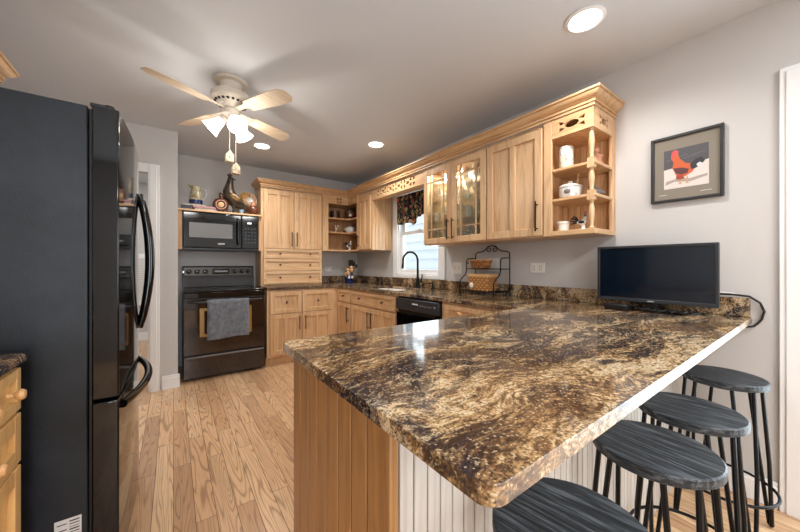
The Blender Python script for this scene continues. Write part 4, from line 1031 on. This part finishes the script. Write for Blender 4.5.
# back frame with scroll arch
mb = MB()
top = 1.31
ym = (ry0 + ry1) / 2
arch = [(rx1, ry1, zt), (rx1, ry1, 1.27), (rx1, ry1 - .006, 1.285), (rx1, ry1 - .03, 1.295), (rx1, ry1 - .085, 1.30), (rx1, ry1 - .115, 1.318), (rx1, ry1 - .145, 1.34), (rx1, ym, 1.352),
        (rx1, ry0 + .145, 1.34), (rx1, ry0 + .115, 1.318), (rx1, ry0 + .085, 1.30), (rx1, ry0 + .03, 1.295), (rx1, ry0 + .006, 1.285), (rx1, ry0, 1.27), (rx1, ry0, zt)]
mb.tube(arch, rr_, 8); mb.build('back_frame', 'black_metal', r)
for s_ in (-1, 1):
    pts = []
    for i in range(22):
        t = i / 21; a = pi / 2 + s_ * -t * 2.2 * pi; rad = .030 * (1 - .75 * t)
        pts.append((rx1, ym + s_ * .030 + cos(a) * rad * 1.0, 1.318 + sin(a) * rad))
    MB().tube(pts, .004, 6).build('scroll', 'black_metal', r)
for y in (ry0, ry1):
    pts = [(rx0, y, zt), (rx0, y, 1.0), (rx0 + .004, y, 1.03), (rx0 + .03, y, 1.06), (rx0 + .075, y, 1.09), (rx0 + .09, y, 1.12), (rx0 + .09, y, 1.19), (rx0 + .095, y, 1.22), (rx0 + .115, y, 1.235), (rx0 + .15, y, 1.235), (rx1, y, 1.237)]
    MB().tube(pts, rr_, 8).build('side_frame', 'black_metal', r)
def tier(xa, xb, z):
    mb = MB(); mb.tube([(xa, ry0, z), (xb, ry0, z), (xb, ry1, z), (xa, ry1, z)], .0042, 6, closed=True)
    n = 5
    for i in range(1, n): x = xa + (xb - xa) * i / n; mb.tube([(x, ry0, z), (x, ry1, z)], .003, 6)
    mb.build('tier', 'black_metal', r)
tier(rx0, rx1, .95); tier(rx0 + .09, rx1, 1.142)
# upper oval basket
r = thing('woven_basket', 'shallow oval woven basket on the upper tier of the wire rack', 'basket', (2.255, 1.87, 1.147))
mb = MB(); ring = lambda a, b, z, n=28: [(2.255 + a * cos(2 * pi * i / n), 1.865 + b * sin(2 * pi * i / n), z) for i in range(n)]
mb.loft([ring(.045, .100, 1.1475), ring(.050, .112, 1.19), ring(.054, .122, 1.222), ring(.049, .117, 1.222), ring(.045, .107, 1.19), ring(.04, .095, 1.155)]); mb.build('body', 'basket2', r)
MB().tube(ring(.056, .124, 1.222), .0055, 6, closed=True).build('rim', 'tan', r)
MB().sphere((2.205, 1.97, 1.195), (.008, .008, .008), 10, 8).build('bead', 'bronze', r)
# lower rectangular basket
r = thing('woven_basket', 'square sided woven basket with white button on the lower tier of the wire rack', 'basket', (2.20, 1.79, .955))
mb = MB(); rect = lambda h, w, z: [(2.195 + sx * h, 1.795 + sy * w, z) for sx, sy in ((-1, -1), (1, -1), (1, 1), (-1, 1))]
mb.loft([rect(.062, .100, .9555), rect(.066, .106, 1.085), rect(.060, .100, 1.085), rect(.056, .094, .962)]); mb.build('body', 'basket', r, .004)
mb = MB().loft([rect(.068, .108, 1.075), rect(.070, .110, 1.098), rect(.064, .104, 1.098), rect(.062, .102, 1.075)]); mb.build('rim', 'tan', r, .002)
MB().lathe([(.021, 0), (.023, .004), (.018, .008), (0, .009)], (2.129, 1.862, 1.0), 16, axis='-x').build('button', 'porcelain', r)

# utensil crock shaped as two chefs
cx, cy = 2.07, 4.12
r = thing('utensil_crock', 'blue crock with two smiling chef figures standing in the worktop corner', 'utensil crock', (cx, cy, CT))
MB().lathe([(.055, 0), (.062, .02), (.064, .09), (.058, .13), (.052, .13), (.050, .03)], (cx, cy, CT + .001), 24).build('pot', 'blue', r)
for i, (dx, dy, h) in enumerate(((-.045, .00, .15), (.01, -.06, .185))):
    mb = MB().sphere((cx + dx * .8, cy - .045 + dy * .2, CT + .09), (.036, .03, .055), 14, 10)
    f = mb.build('figure_body', 'blue', r)
    MB().sphere((cx + dx * .9, cy - .05 + dy * .3, CT + h), (.027, .026, .032), 14, 10).build('figure_head', 'tan', f)
    MB().sphere((cx + dx * .9, cy - .045 + dy * .3, CT + h + .042), (.030, .028, .024), 14, 10).build('chef_hat', 'tan', f)
    MB().tube([(cx + dx - .03, cy - .06, CT + .10), (cx + dx - .045, cy - .075, CT + .12), (cx + dx - .055, cy - .07, CT + .155)], .010, 8).build('figure_arm', 'tan', f)
    MB().sphere((cx + dx * .8, cy - .076 + dy * .2, CT + .085), (.018, .008, .022), 10, 8).build('apron', 'porcelain', f)
def utensil(label, p, q, kind):
    r = thing(kind, label, 'utensil', (p[0], p[1], p[2]))
    MB().tube([p, q], .005, 8).build('handle', 'satin_black', r)
    d = (Vector(q) - Vector(p)).normalized(); e_ = Vector(q)
    if kind == 'spatula':
        s_ = Vector((.7, -.7, 0)); mb = MB(); rg = []
        for t, w in ((0, .012), (.02, .03), (.09, .036), (.095, .03)):
            c_ = e_ + d * t; n_ = d.cross(s_).normalized() * .002
            rg.append([c_ - s_ * w - n_, c_ + s_ * w - n_, c_ + s_ * w + n_, c_ - s_ * w + n_])
        mb.loft(rg); mb.build('blade', 'satin_black', r)
    else:
        MB().sphere(tuple(e_ + d * .025), (.022, .012, .032), 12, 8).build('bowl', 'satin_black', r)
utensil('black spatula standing upright in the blue crock', (cx + .005, cy + .012, CT + .04), (cx + .02, cy + .0, CT + .24), 'spatula')
utensil('wide black spatula leaning back in the blue crock', (cx + .02, cy + .005, CT + .04), (cx + .065, cy + .02, CT + .225), 'spatula')
utensil('black serving spoon leaning right out of the blue crock', (cx - .012, cy + .002, CT + .05), (cx + .088, cy - .03, CT + .225), 'serving_spoon')

# ------------------------------------------------------------------ valance curtain
mb = MB(); ny, nz = 60, 10
def cv(u, v):
    y = WY1 - .004 - u * (WY1 - WY0 - .008)
    ks = [(0, 1.70), (.12, 1.685), (.26, 1.70), (.38, 1.69), (.44, 1.655), (.50, 1.69), (.56, 1.745), (.68, 1.765), (.82, 1.755), (.92, 1.70), (1.0, 1.66)]
    for (ua, za_), (ub, zb2) in zip(ks, ks[1:]):
        if ua <= u <= ub: bot = za_ + (zb2 - za_) * (u - ua) / (ub - ua); break
    z = (WZ1 - .008) - v * (WZ1 - .008 - bot)
    x = W - .012 + .022 * sin(u * 55) * (.35 + .65 * v) * .6
    return (x - .008, y, z)
mb.loft([[cv(i / ny, j / nz) for i in range(ny + 1)] for j in range(nz + 1)], caps=False, closed=False)
o = single('window_valance', mb, 'fabric', 'dark floral fabric valance with scalloped hem across the window top', 'curtain', (W - .02, 2.91, 1.66))
m = o.modifiers.new('solid', 'SOLIDIFY'); m.thickness = .003

# ------------------------------------------------------------------ ornaments
def rooster_mesh(mb, c, s, yaw=0.0, seg=12):
    """a standing cockerel of height about 1*s; faces +x before yaw"""
    cy_, sy_ = cos(yaw), sin(yaw)
    def P(x, y, z): return Vector((c[0] + s * (x * cy_ - y * sy_), c[1] + s * (x * sy_ + y * cy_), c[2] + s * z))
    mb.tube([P(.10, 0, .92), P(.13, 0, .86), P(.10, 0, .78), P(.09, 0, .66), P(.06, 0, .52), P(-.02, 0, .42), P(-.14, 0, .38), P(-.26, 0, .44), P(-.32, 0, .50)],
            [s * q for q in (.02, .055, .062, .07, .125, .165, .15, .085, .03)], seg)
    return P
def rooster(name, label, c, s, yaw, body, comb, tail, feet, base=None, legs=True, group=None):
    r = thing(name, label, 'rooster figurine', c, group)
    mb = MB(); P = rooster_mesh(mb, c, s, yaw); mb.build('body', body, r)
    mb = MB()
    for (x, z, q) in ((.16, .955, .032), (.11, .975, .036), (.06, .95, .032)): mb.sphere(P(x, 0, z), s * q, 8, 6)
    mb.sphere(P(.155, 0, .79), (s * .02, s * .018, s * .045), 8, 6); mb.build('comb', comb, r)
    mb = MB().tube([P(.17, 0, .87), P(.235, 0, .85)], [s * .026, s * .004], 8); mb.build('beak', feet, r)
    mb = MB()
    for k, (ex, ez) in enumerate(((-.50, .78), (-.60, .66), (-.62, .52), (-.54, .40))):
        for dy in (-.03, .03):
            mb.tube([P(-.22, dy * .5, .46), P(-.34, dy, .46 + (ez - .46) * .75), P(ex + .04, dy * 1.3, ez), P(ex - .04, dy * 1.5, ez - .10)], [s * .045, s * .05, s * .032, s * .008], 8)
    mb.build('tail', tail, r)
    for dy in (-1, 1): 
        mb = MB(); mb.sphere(P(-.06, dy * .135, .43), (s * .16, s * .045, s * .085), 12, 8, Matrix.Rotation(yaw, 3, 'Z')); mb.build('wing', tail, r)
    if legs:
        for dy in (-.07, .07):
            mb = MB().tube([P(-.02, dy, .32), P(-.04, dy, .20), P(-.01, dy, .02)], [s * .05, s * .026, s * .018], 8)
            for a in (-.5, 0, .5, pi): mb.tube([P(-.01, dy, .022), P(-.01 + .09 * cos(a), dy + .09 * sin(a), .012)], s * .014, 6)
            mb.build('leg', feet, r)
    else:
        mb = MB().lathe([(.15 * s, 0), (.16 * s, .04 * s), (.10 * s, .12 * s), (.10 * s, .3 * s)], c, 16); mb.build('base', base or body, r)
    return r
DS = 1.7775                                          # top of the shelf over the microwave
def book(label, x0, x1, y0, y1, z, h, cover):
    r = thing('book', label, 'book', ((x0 + x1) / 2, (y0 + y1) / 2, z), 'books under the pitcher')
    mb = MB().box(x0, x1, y0, y1, z, z + .003).box(x0, x1, y0, y1, z + h - .003, z + h).box(x0, x1, y0, y0 + .003, z + .003, z + h - .003); mb.build('cover', cover, r, .001)
    MB().box(x0 + .004, x1 - .004, y0 + .0035, y1 - .004, z + .0032, z + h - .0032).build('pages', 'pages', r)
book('cream book at the bottom of the stack under the pitcher', .185, .40, 4.06, 4.22, DS, .024, 'book_c')
book('pink covered book on top of the cream book, right of the dark one', .17, .385, 4.05, 4.21, DS + .0245, .022, 'book_b')
book('dark thick book at left, supporting the painted pitcher', .065, .163, 4.05, 4.22, DS, .046, 'book_a')
book('pale thin book lying across the dark book and pink book', .075, .29, 4.06, 4.20, DS + .047, .012, 'book_c')
pz = DS + .0595; px, py = .20, 4.13
r = thing('pitcher', 'green and blue painted pitcher standing on the stack of books', 'pitcher', (px, py, pz))
mb = MB().lathe([(.050, 0), (.060, .015), (.064, .06), (.060, .11), (.048, .155), (.042, .18), (.050, .21), (.046, .21), (.038, .18), (.044, .15), (.05, .06)], (px, py, pz), 24); mb.build('body', 'pitcher', r)
mb = MB().tube([(px - .04, py - .008, pz + .205), (px - .058, py - .01, pz + .214), (px - .07, py - .012, pz + .222)], [.022, .015, .006], 10); mb.build('spout', 'pitcher', r)
mb = MB().tube([(px + .045, py, pz + .19), (px + .085, py, pz + .185), (px + .10, py, pz + .14), (px + .085, py, pz + .09), (px + .058, py, pz + .065)], .008, 8); mb.build('handle', 'grey_print', r)
mb = MB().lathe([(.0605, .013), (.0652, .03), (.0655, .055), (.064, .056)], (px, py, pz), 24, caps=False); mb.build('blue_band', 'blue', r)
# round ringed vase
vx, vy, vz = .435, 4.08, DS
r = thing('ring_vase', 'round brown vase with pale ringed centre and knob stopper beside the books', 'vase', (vx, vy, vz))
mb = MB().lathe([(.02, -.04), (.066, -.036), (.078, -.02), (.081, 0), (.078, .02), (.066, .036), (.045, .04), (.04, .03), (0, .03)], (vx, vy, vz + .082), 28, axis='-y'); mb.build('body', 'brown', r)
mb = MB().lathe([(.055, .038), (.052, .043), (.045, .042), (.044, .036)], (vx, vy, vz + .082), 28, axis='-y', caps=False); mb.build('pale_ring', 'copper', r)
mb = MB().lathe([(.03, .03), (.03, .036), (.018, .04), (0, .041)], (vx, vy, vz + .082), 20, axis='-y'); mb.build('centre', 'tan', r)
mb = MB().lathe([(.016, .158), (.012, .17), (.02, .185), (.016, .198), (.021, .21), (.012, .222), (0, .224)], (vx, vy, vz), 16); mb.build('stopper', 'brown', r)
# big metal rooster
qx, qy = .572, 4.16
r = thing('rooster_figurine', 'tall antique metal rooster standing in the middle of the shelf above the microwave', 'rooster figurine', (qx, qy, DS))
Q = lambda x, z, y=0.0: (qx + x, qy + y, DS + z)
MB().tube([Q(-.035, .445), Q(-.028, .41), Q(-.036, .35), Q(-.045, .28), Q(-.035, .21), Q(.005, .165), Q(.055, .13), Q(.10, .10), Q(.14, .065)],
          [.016, .032, .040, .060, .078, .076, .060, .042, .012], 14).build('body', 'toleware', r)
mb = MB()
for x, z, q in ((-.052, .455, .012), (-.036, .466, .015), (-.020, .460, .012)): mb.sphere(Q(x, z), (q, .006, q), 8, 6)
mb.sphere(Q(-.008, .395), (.008, .008, .020), 8, 6); mb.build('comb', 'brown', r)
MB().tube([Q(-.012, .425), Q(.03, .405)], [.013, .003], 8).build('beak', 'toleware', r)
mb = MB()
for k, (ex, ez) in enumerate(((.15, .035), (.155, .075), (.15, .11), (.13, .02))):
    mb.tube([Q(.06, .13, .01 * (k - 1.5)), Q(.11, .10 + .012 * k, .012 * (k - 1.5)), Q(ex, ez, .016 * (k - 1.5))], [.026, .022, .006], 8)
mb.build('tail', 'toleware', r)
for sy_ in (-1, 1): MB().sphere(Q(.02, .185, sy_ * .070), (.085, .016, .040), 14, 10, Matrix.Rotation(.55, 3, 'Y')).build('wing', 'gold_feather', r)
for sy_ in (-1, 1):
    mb = MB().tube([Q(-.005, .13, sy_ * .025), Q(.005, .07, sy_ * .025), Q(-.002, .012, sy_ * .028)], [.022, .009, .007], 8)
    for a_ in (2.6, 3.14, 3.7, 0): mb.tube([Q(-.002, .008, sy_ * .028), Q(-.002 + .04 * cos(a_), .006, sy_ * .028 + .04 * sin(a_))], .005, 6)
    mb.build('leg', 'toleware', r)
# plate on stand
px, py, pz = .745, 4.27, DS
r = thing('decorative_plate', 'round dark floral plate standing upright behind the brown jug', 'plate', (px, py, pz))
rot = Matrix.Rotation(R(-12), 3, 'X')
mb = MB().lathe([(.0, -.004), (.06, -.004), (.085, .004), (.105, .012), (.107, .015), (.085, .009), (.06, .001), (0, .001)], (0, 0, 0), 32, axis='-y')
for v in mb.bm.verts: v.co = rot @ v.co + Vector((px, py, pz + .20))
mb.build('plate_face', 'plate', r)
mb = MB().tube([(px - .05, py - .06, pz + .006), (px - .045, py - .0, pz + .085), (px - .035, py + .05, pz + .19)], .004, 6).tube([(px + .05, py - .06, pz + .006), (px + .045, py - .0, pz + .085), (px + .035, py + .05, pz + .19)], .004, 6).tube([(px - .05, py - .02, pz + .065), (px + .05, py - .02, pz + .065)], .004, 6)
mb.build('plate_stand', 'black_metal', r)
jx, jy = .775, 4.085
r = thing('jug', 'squat brown glazed jug with pale neck at the right end of the shelf', 'jug', (jx, jy, DS))
MB().lathe([(.040, 0), (.056, .015), (.063, .05), (.058, .085), (.038, .105), (.026, .112)], (jx, jy, DS), 24).build('body', 'jug', r)
MB().lathe([(.026, .112), (.024, .135), (.03, .15), (.024, .15), (.018, .12)], (jx, jy, DS), 18).build('neck', 'copper', r)
MB().tube([(jx - .025, jy - .005, DS + .14), (jx - .050, jy - .01, DS + .135), (jx - .058, jy - .01, DS + .09)], .007, 8).build('handle', 'jug', r)
single('small_dish', MB().lathe([(.018, 0), (.02, .01), (.027, .035), (.03, .045), (.027, .045), (.02, .016), (0, .012)], (.645, 4.055, DS), 20), 'pale_blue', 'small pale blue dish between metal rooster and brown jug', 'dish', (.645, 4.055, DS))

# corner shelf contents
def bowl(name, label, c, rad, h, mat, cat='bowl', lid=False):
    r = thing(name, label, cat, c)
    MB().lathe([(rad * .6, 0), (rad * .9, h * .3), (rad, h * .75), (rad * .97, h), (rad * .9, h), (rad * .9, h * .7), (rad * .5, h * .12)], c, 24).build('body', mat, r)
    return r
z1, z2, z3 = UZ0 + .0225, 1.6455, 1.8455
single('wooden_tub', MB().lathe([(.068, 0), (.072, .09), (.074, .115), (.068, .115), (.066, .01), (0, .01)], (1.92, 4.27, z3), 24), 'brown', 'plain brown tub at left on the top shelf of the corner cabinet', 'tub', (1.92, 4.27, z3))
r = bowl('bean_pot', 'tan lidded pot with white patch on the top shelf of the corner cabinet', (2.12, 4.18, z3), .088, .12, 'jug', 'pot')
MB().lathe([(.087, .121), (.088, .128), (.06, .142), (.015, .15), (.015, .162), (0, .165)], (2.12, 4.18, z3), 24).build('lid', 'satin_black', r)
MB().sphere((2.085, 4.105, z3 + .055), (.026, .022, .024), 12, 8).build('white_patch', 'porcelain', r)
rooster('rooster_figurine', 'small cream rooster figurine on the middle shelf of the corner cabinet', (1.90, 4.20, z2), .125, pi * .55, 'cream_brown', 'red', 'cream_brown', 'tan', legs=False)
r = bowl('tureen', 'white oval dish with blue marking on the middle shelf of the corner cabinet', (2.12, 4.17, z2), .075, .065, 'white_blue', 'dish')
MB().lathe([(.074, .0655), (.06, .085), (.02, .096), (.012, .108), (0, .112)], (2.12, 4.17, z2), 20).build('lid', 'white_blue', r)
for s_ in (-1, 1): MB().tube([(2.12 + s_ * .07, 4.17 - s_ * .02, z2 + .045), (2.12 + s_ * .095, 4.17 - s_ * .027, z2 + .055), (2.12 + s_ * .07, 4.17 - s_ * .02, z2 + .06)], .006, 8).build('handle', 'white_blue', r)
rooster('rooster_figurine', 'speckled dark hen with red comb on the bottom shelf of the corner cabinet', (2.09, 4.14, z1), .15, -pi * .1, 'cowspot', 'red', 'satin_black', 'tan', legs=False)

# end shelf contents
za, zb_, zc = UZ0 + .0325, 1.6155, 1.8125
r = thing('canister', 'tall white patterned canister on the top shelf of the end unit', 'canister', (2.12, 1.035, zc))
MB().lathe([(.040, 0), (.043, .005), (.043, .128), (.040, .135)], (2.12, 1.035, zc), 24).build('body', 'canister', r)
MB().lathe([(.0405, .1355), (.042, .142), (.036, .150), (0, .152)], (2.12, 1.035, zc), 24).build('lid', 'porcelain', r)
mb = MB().lathe([(.04, 0), (.045, .02), (.035, .05), (.038, .07), (.025, .095), (.018, .10)], (2.235, .905, zc), 16)
mb.sphere((2.235, .905, zc + .115), .024, 12, 8); mb.tube([(2.27, .90, zc + .05), (2.245, .875, zc + .075), (2.215, .89, zc + .06)], .012, 8)
single('clay_figurine', mb, 'copper', 'pinkish brown clay figurine behind the spindle on the top shelf of the end unit', 'figurine', (2.235, .905, zc))
tx, ty_ = 2.13, 1.015
r = thing('soup_tureen', 'pale grey lidded soup tureen on the middle shelf of the end unit', 'tureen', (tx, ty_, zb_))
MB().lathe([(.05, 0), (.062, .01), (.068, .05), (.068, .07), (.064, .072)], (tx, ty_, zb_), 28).build('body', 'white_blue', r)
MB().lathe([(.071, .0725), (.071, .080), (.055, .092), (.02, .097), (.012, .104), (.016, .114), (0, .118)], (tx, ty_, zb_), 28).build('lid', 'porcelain', r)
MB().tube([(tx + .02, ty_ - .035, zb_ + .09), (tx + .022, ty_ - .04, zb_ + .15), (tx + .022, ty_ - .04, zb_ + .158)], [.005, .005, .010], 8).build('ladle_handle', 'tan', r)
o = MB().sphere((tx - .064, ty_ - .012, zb_ + .042), (.008, .022, .016), 12, 8).build('painted_motif', 'grey_bird', r)
mb = MB().sphere((2.225, .90, zb_ + .034), (.03, .032, .034), 14, 10); mb.sphere((2.212, .915, zb_ + .075), .018, 10, 8); mb.tube([(2.23, .88, zb_ + .04), (2.245, .85, zb_ + .025)], [.018, .006], 8); mb.tube([(2.21, .932, zb_ + .075), (2.205, .945, zb_ + .072)], [.006, .001], 6)
single('bird_figurine', mb, 'grey_bird', 'small grey bird figurine behind the spindle on the middle shelf of the end unit', 'figurine', (2.225, .90, zb_))
mb = MB().lathe([(.030, 0), (.033, .002), (.038, .052), (.043, .053), (.043, .064), (.039, .064), (.034, .006), (0, .006)], (2.12, 1.055, za), 24)
single('ramekin', mb, 'porcelain', 'small white pot on the bottom shelf of the end unit', 'pot', (2.12, 1.055, za))
rooster('rooster_figurine', 'black and white spotted rooster figurine on the bottom shelf of the end unit', (2.12, .93, za), .115, -pi * .42, 'cowspot', 'red', 'satin_black', 'tan', legs=False)

# glassware behind the glass doors
gl = None; random.seed(11)
GL = 'clear cut glass goblets and tumblers on the shelves of the glass-front cabinet'
protos = []
def goblet():
    r = thing('goblet', 'clear cut glass stemware standing behind the glass cabinet doors', 'glass', (0, 0, 0), GL)
    MB().lathe([(.03, 0), (.03, .003), (.005, .01), (.004, .06), (.02, .075), (.032, .10), (.034, .15), (.0325, .15), (.030, .10), (.015, .08)], (0, 0, 0), 16).build('bowl', 'crystal', r)
    return r
def tumbler():
    r = thing('tumbler', 'clear cut glass tumbler standing behind the glass cabinet doors', 'glass', (0, 0, 0), GL)
    MB().lathe([(.028, 0), (.034, .003), (.037, .105), (.035, .105), (.032, .012), (0, .012)], (0, 0, 0), 16).build('body', 'crystal', r)
    return r
gb = goblet(); tb = tumbler(); ug = ut = False
for lv, z in enumerate((UZ0 + .0205, GS[0] + .0005, GS[1] + .0005)):
    for row, x in enumerate((2.16, 2.27)):
        for i in range(7):
            y = G0 + .075 + i * .1055 + (.02 if row else 0)
            if y > G1 - .07: continue
            k = (i + lv) % 2
            if k == 0:
                if not ug: gb.location = (x, y, z); ug = True
                else: copy_thing(gb, (x, y, z))
            else:
                if not ut: tb.location = (x, y, z); ut = True
                else: copy_thing(tb, (x, y, z))
for i in range(5):
    copy_thing(tb, (2.2, G0 + .1 + i * .135, GS[2] + .0005))
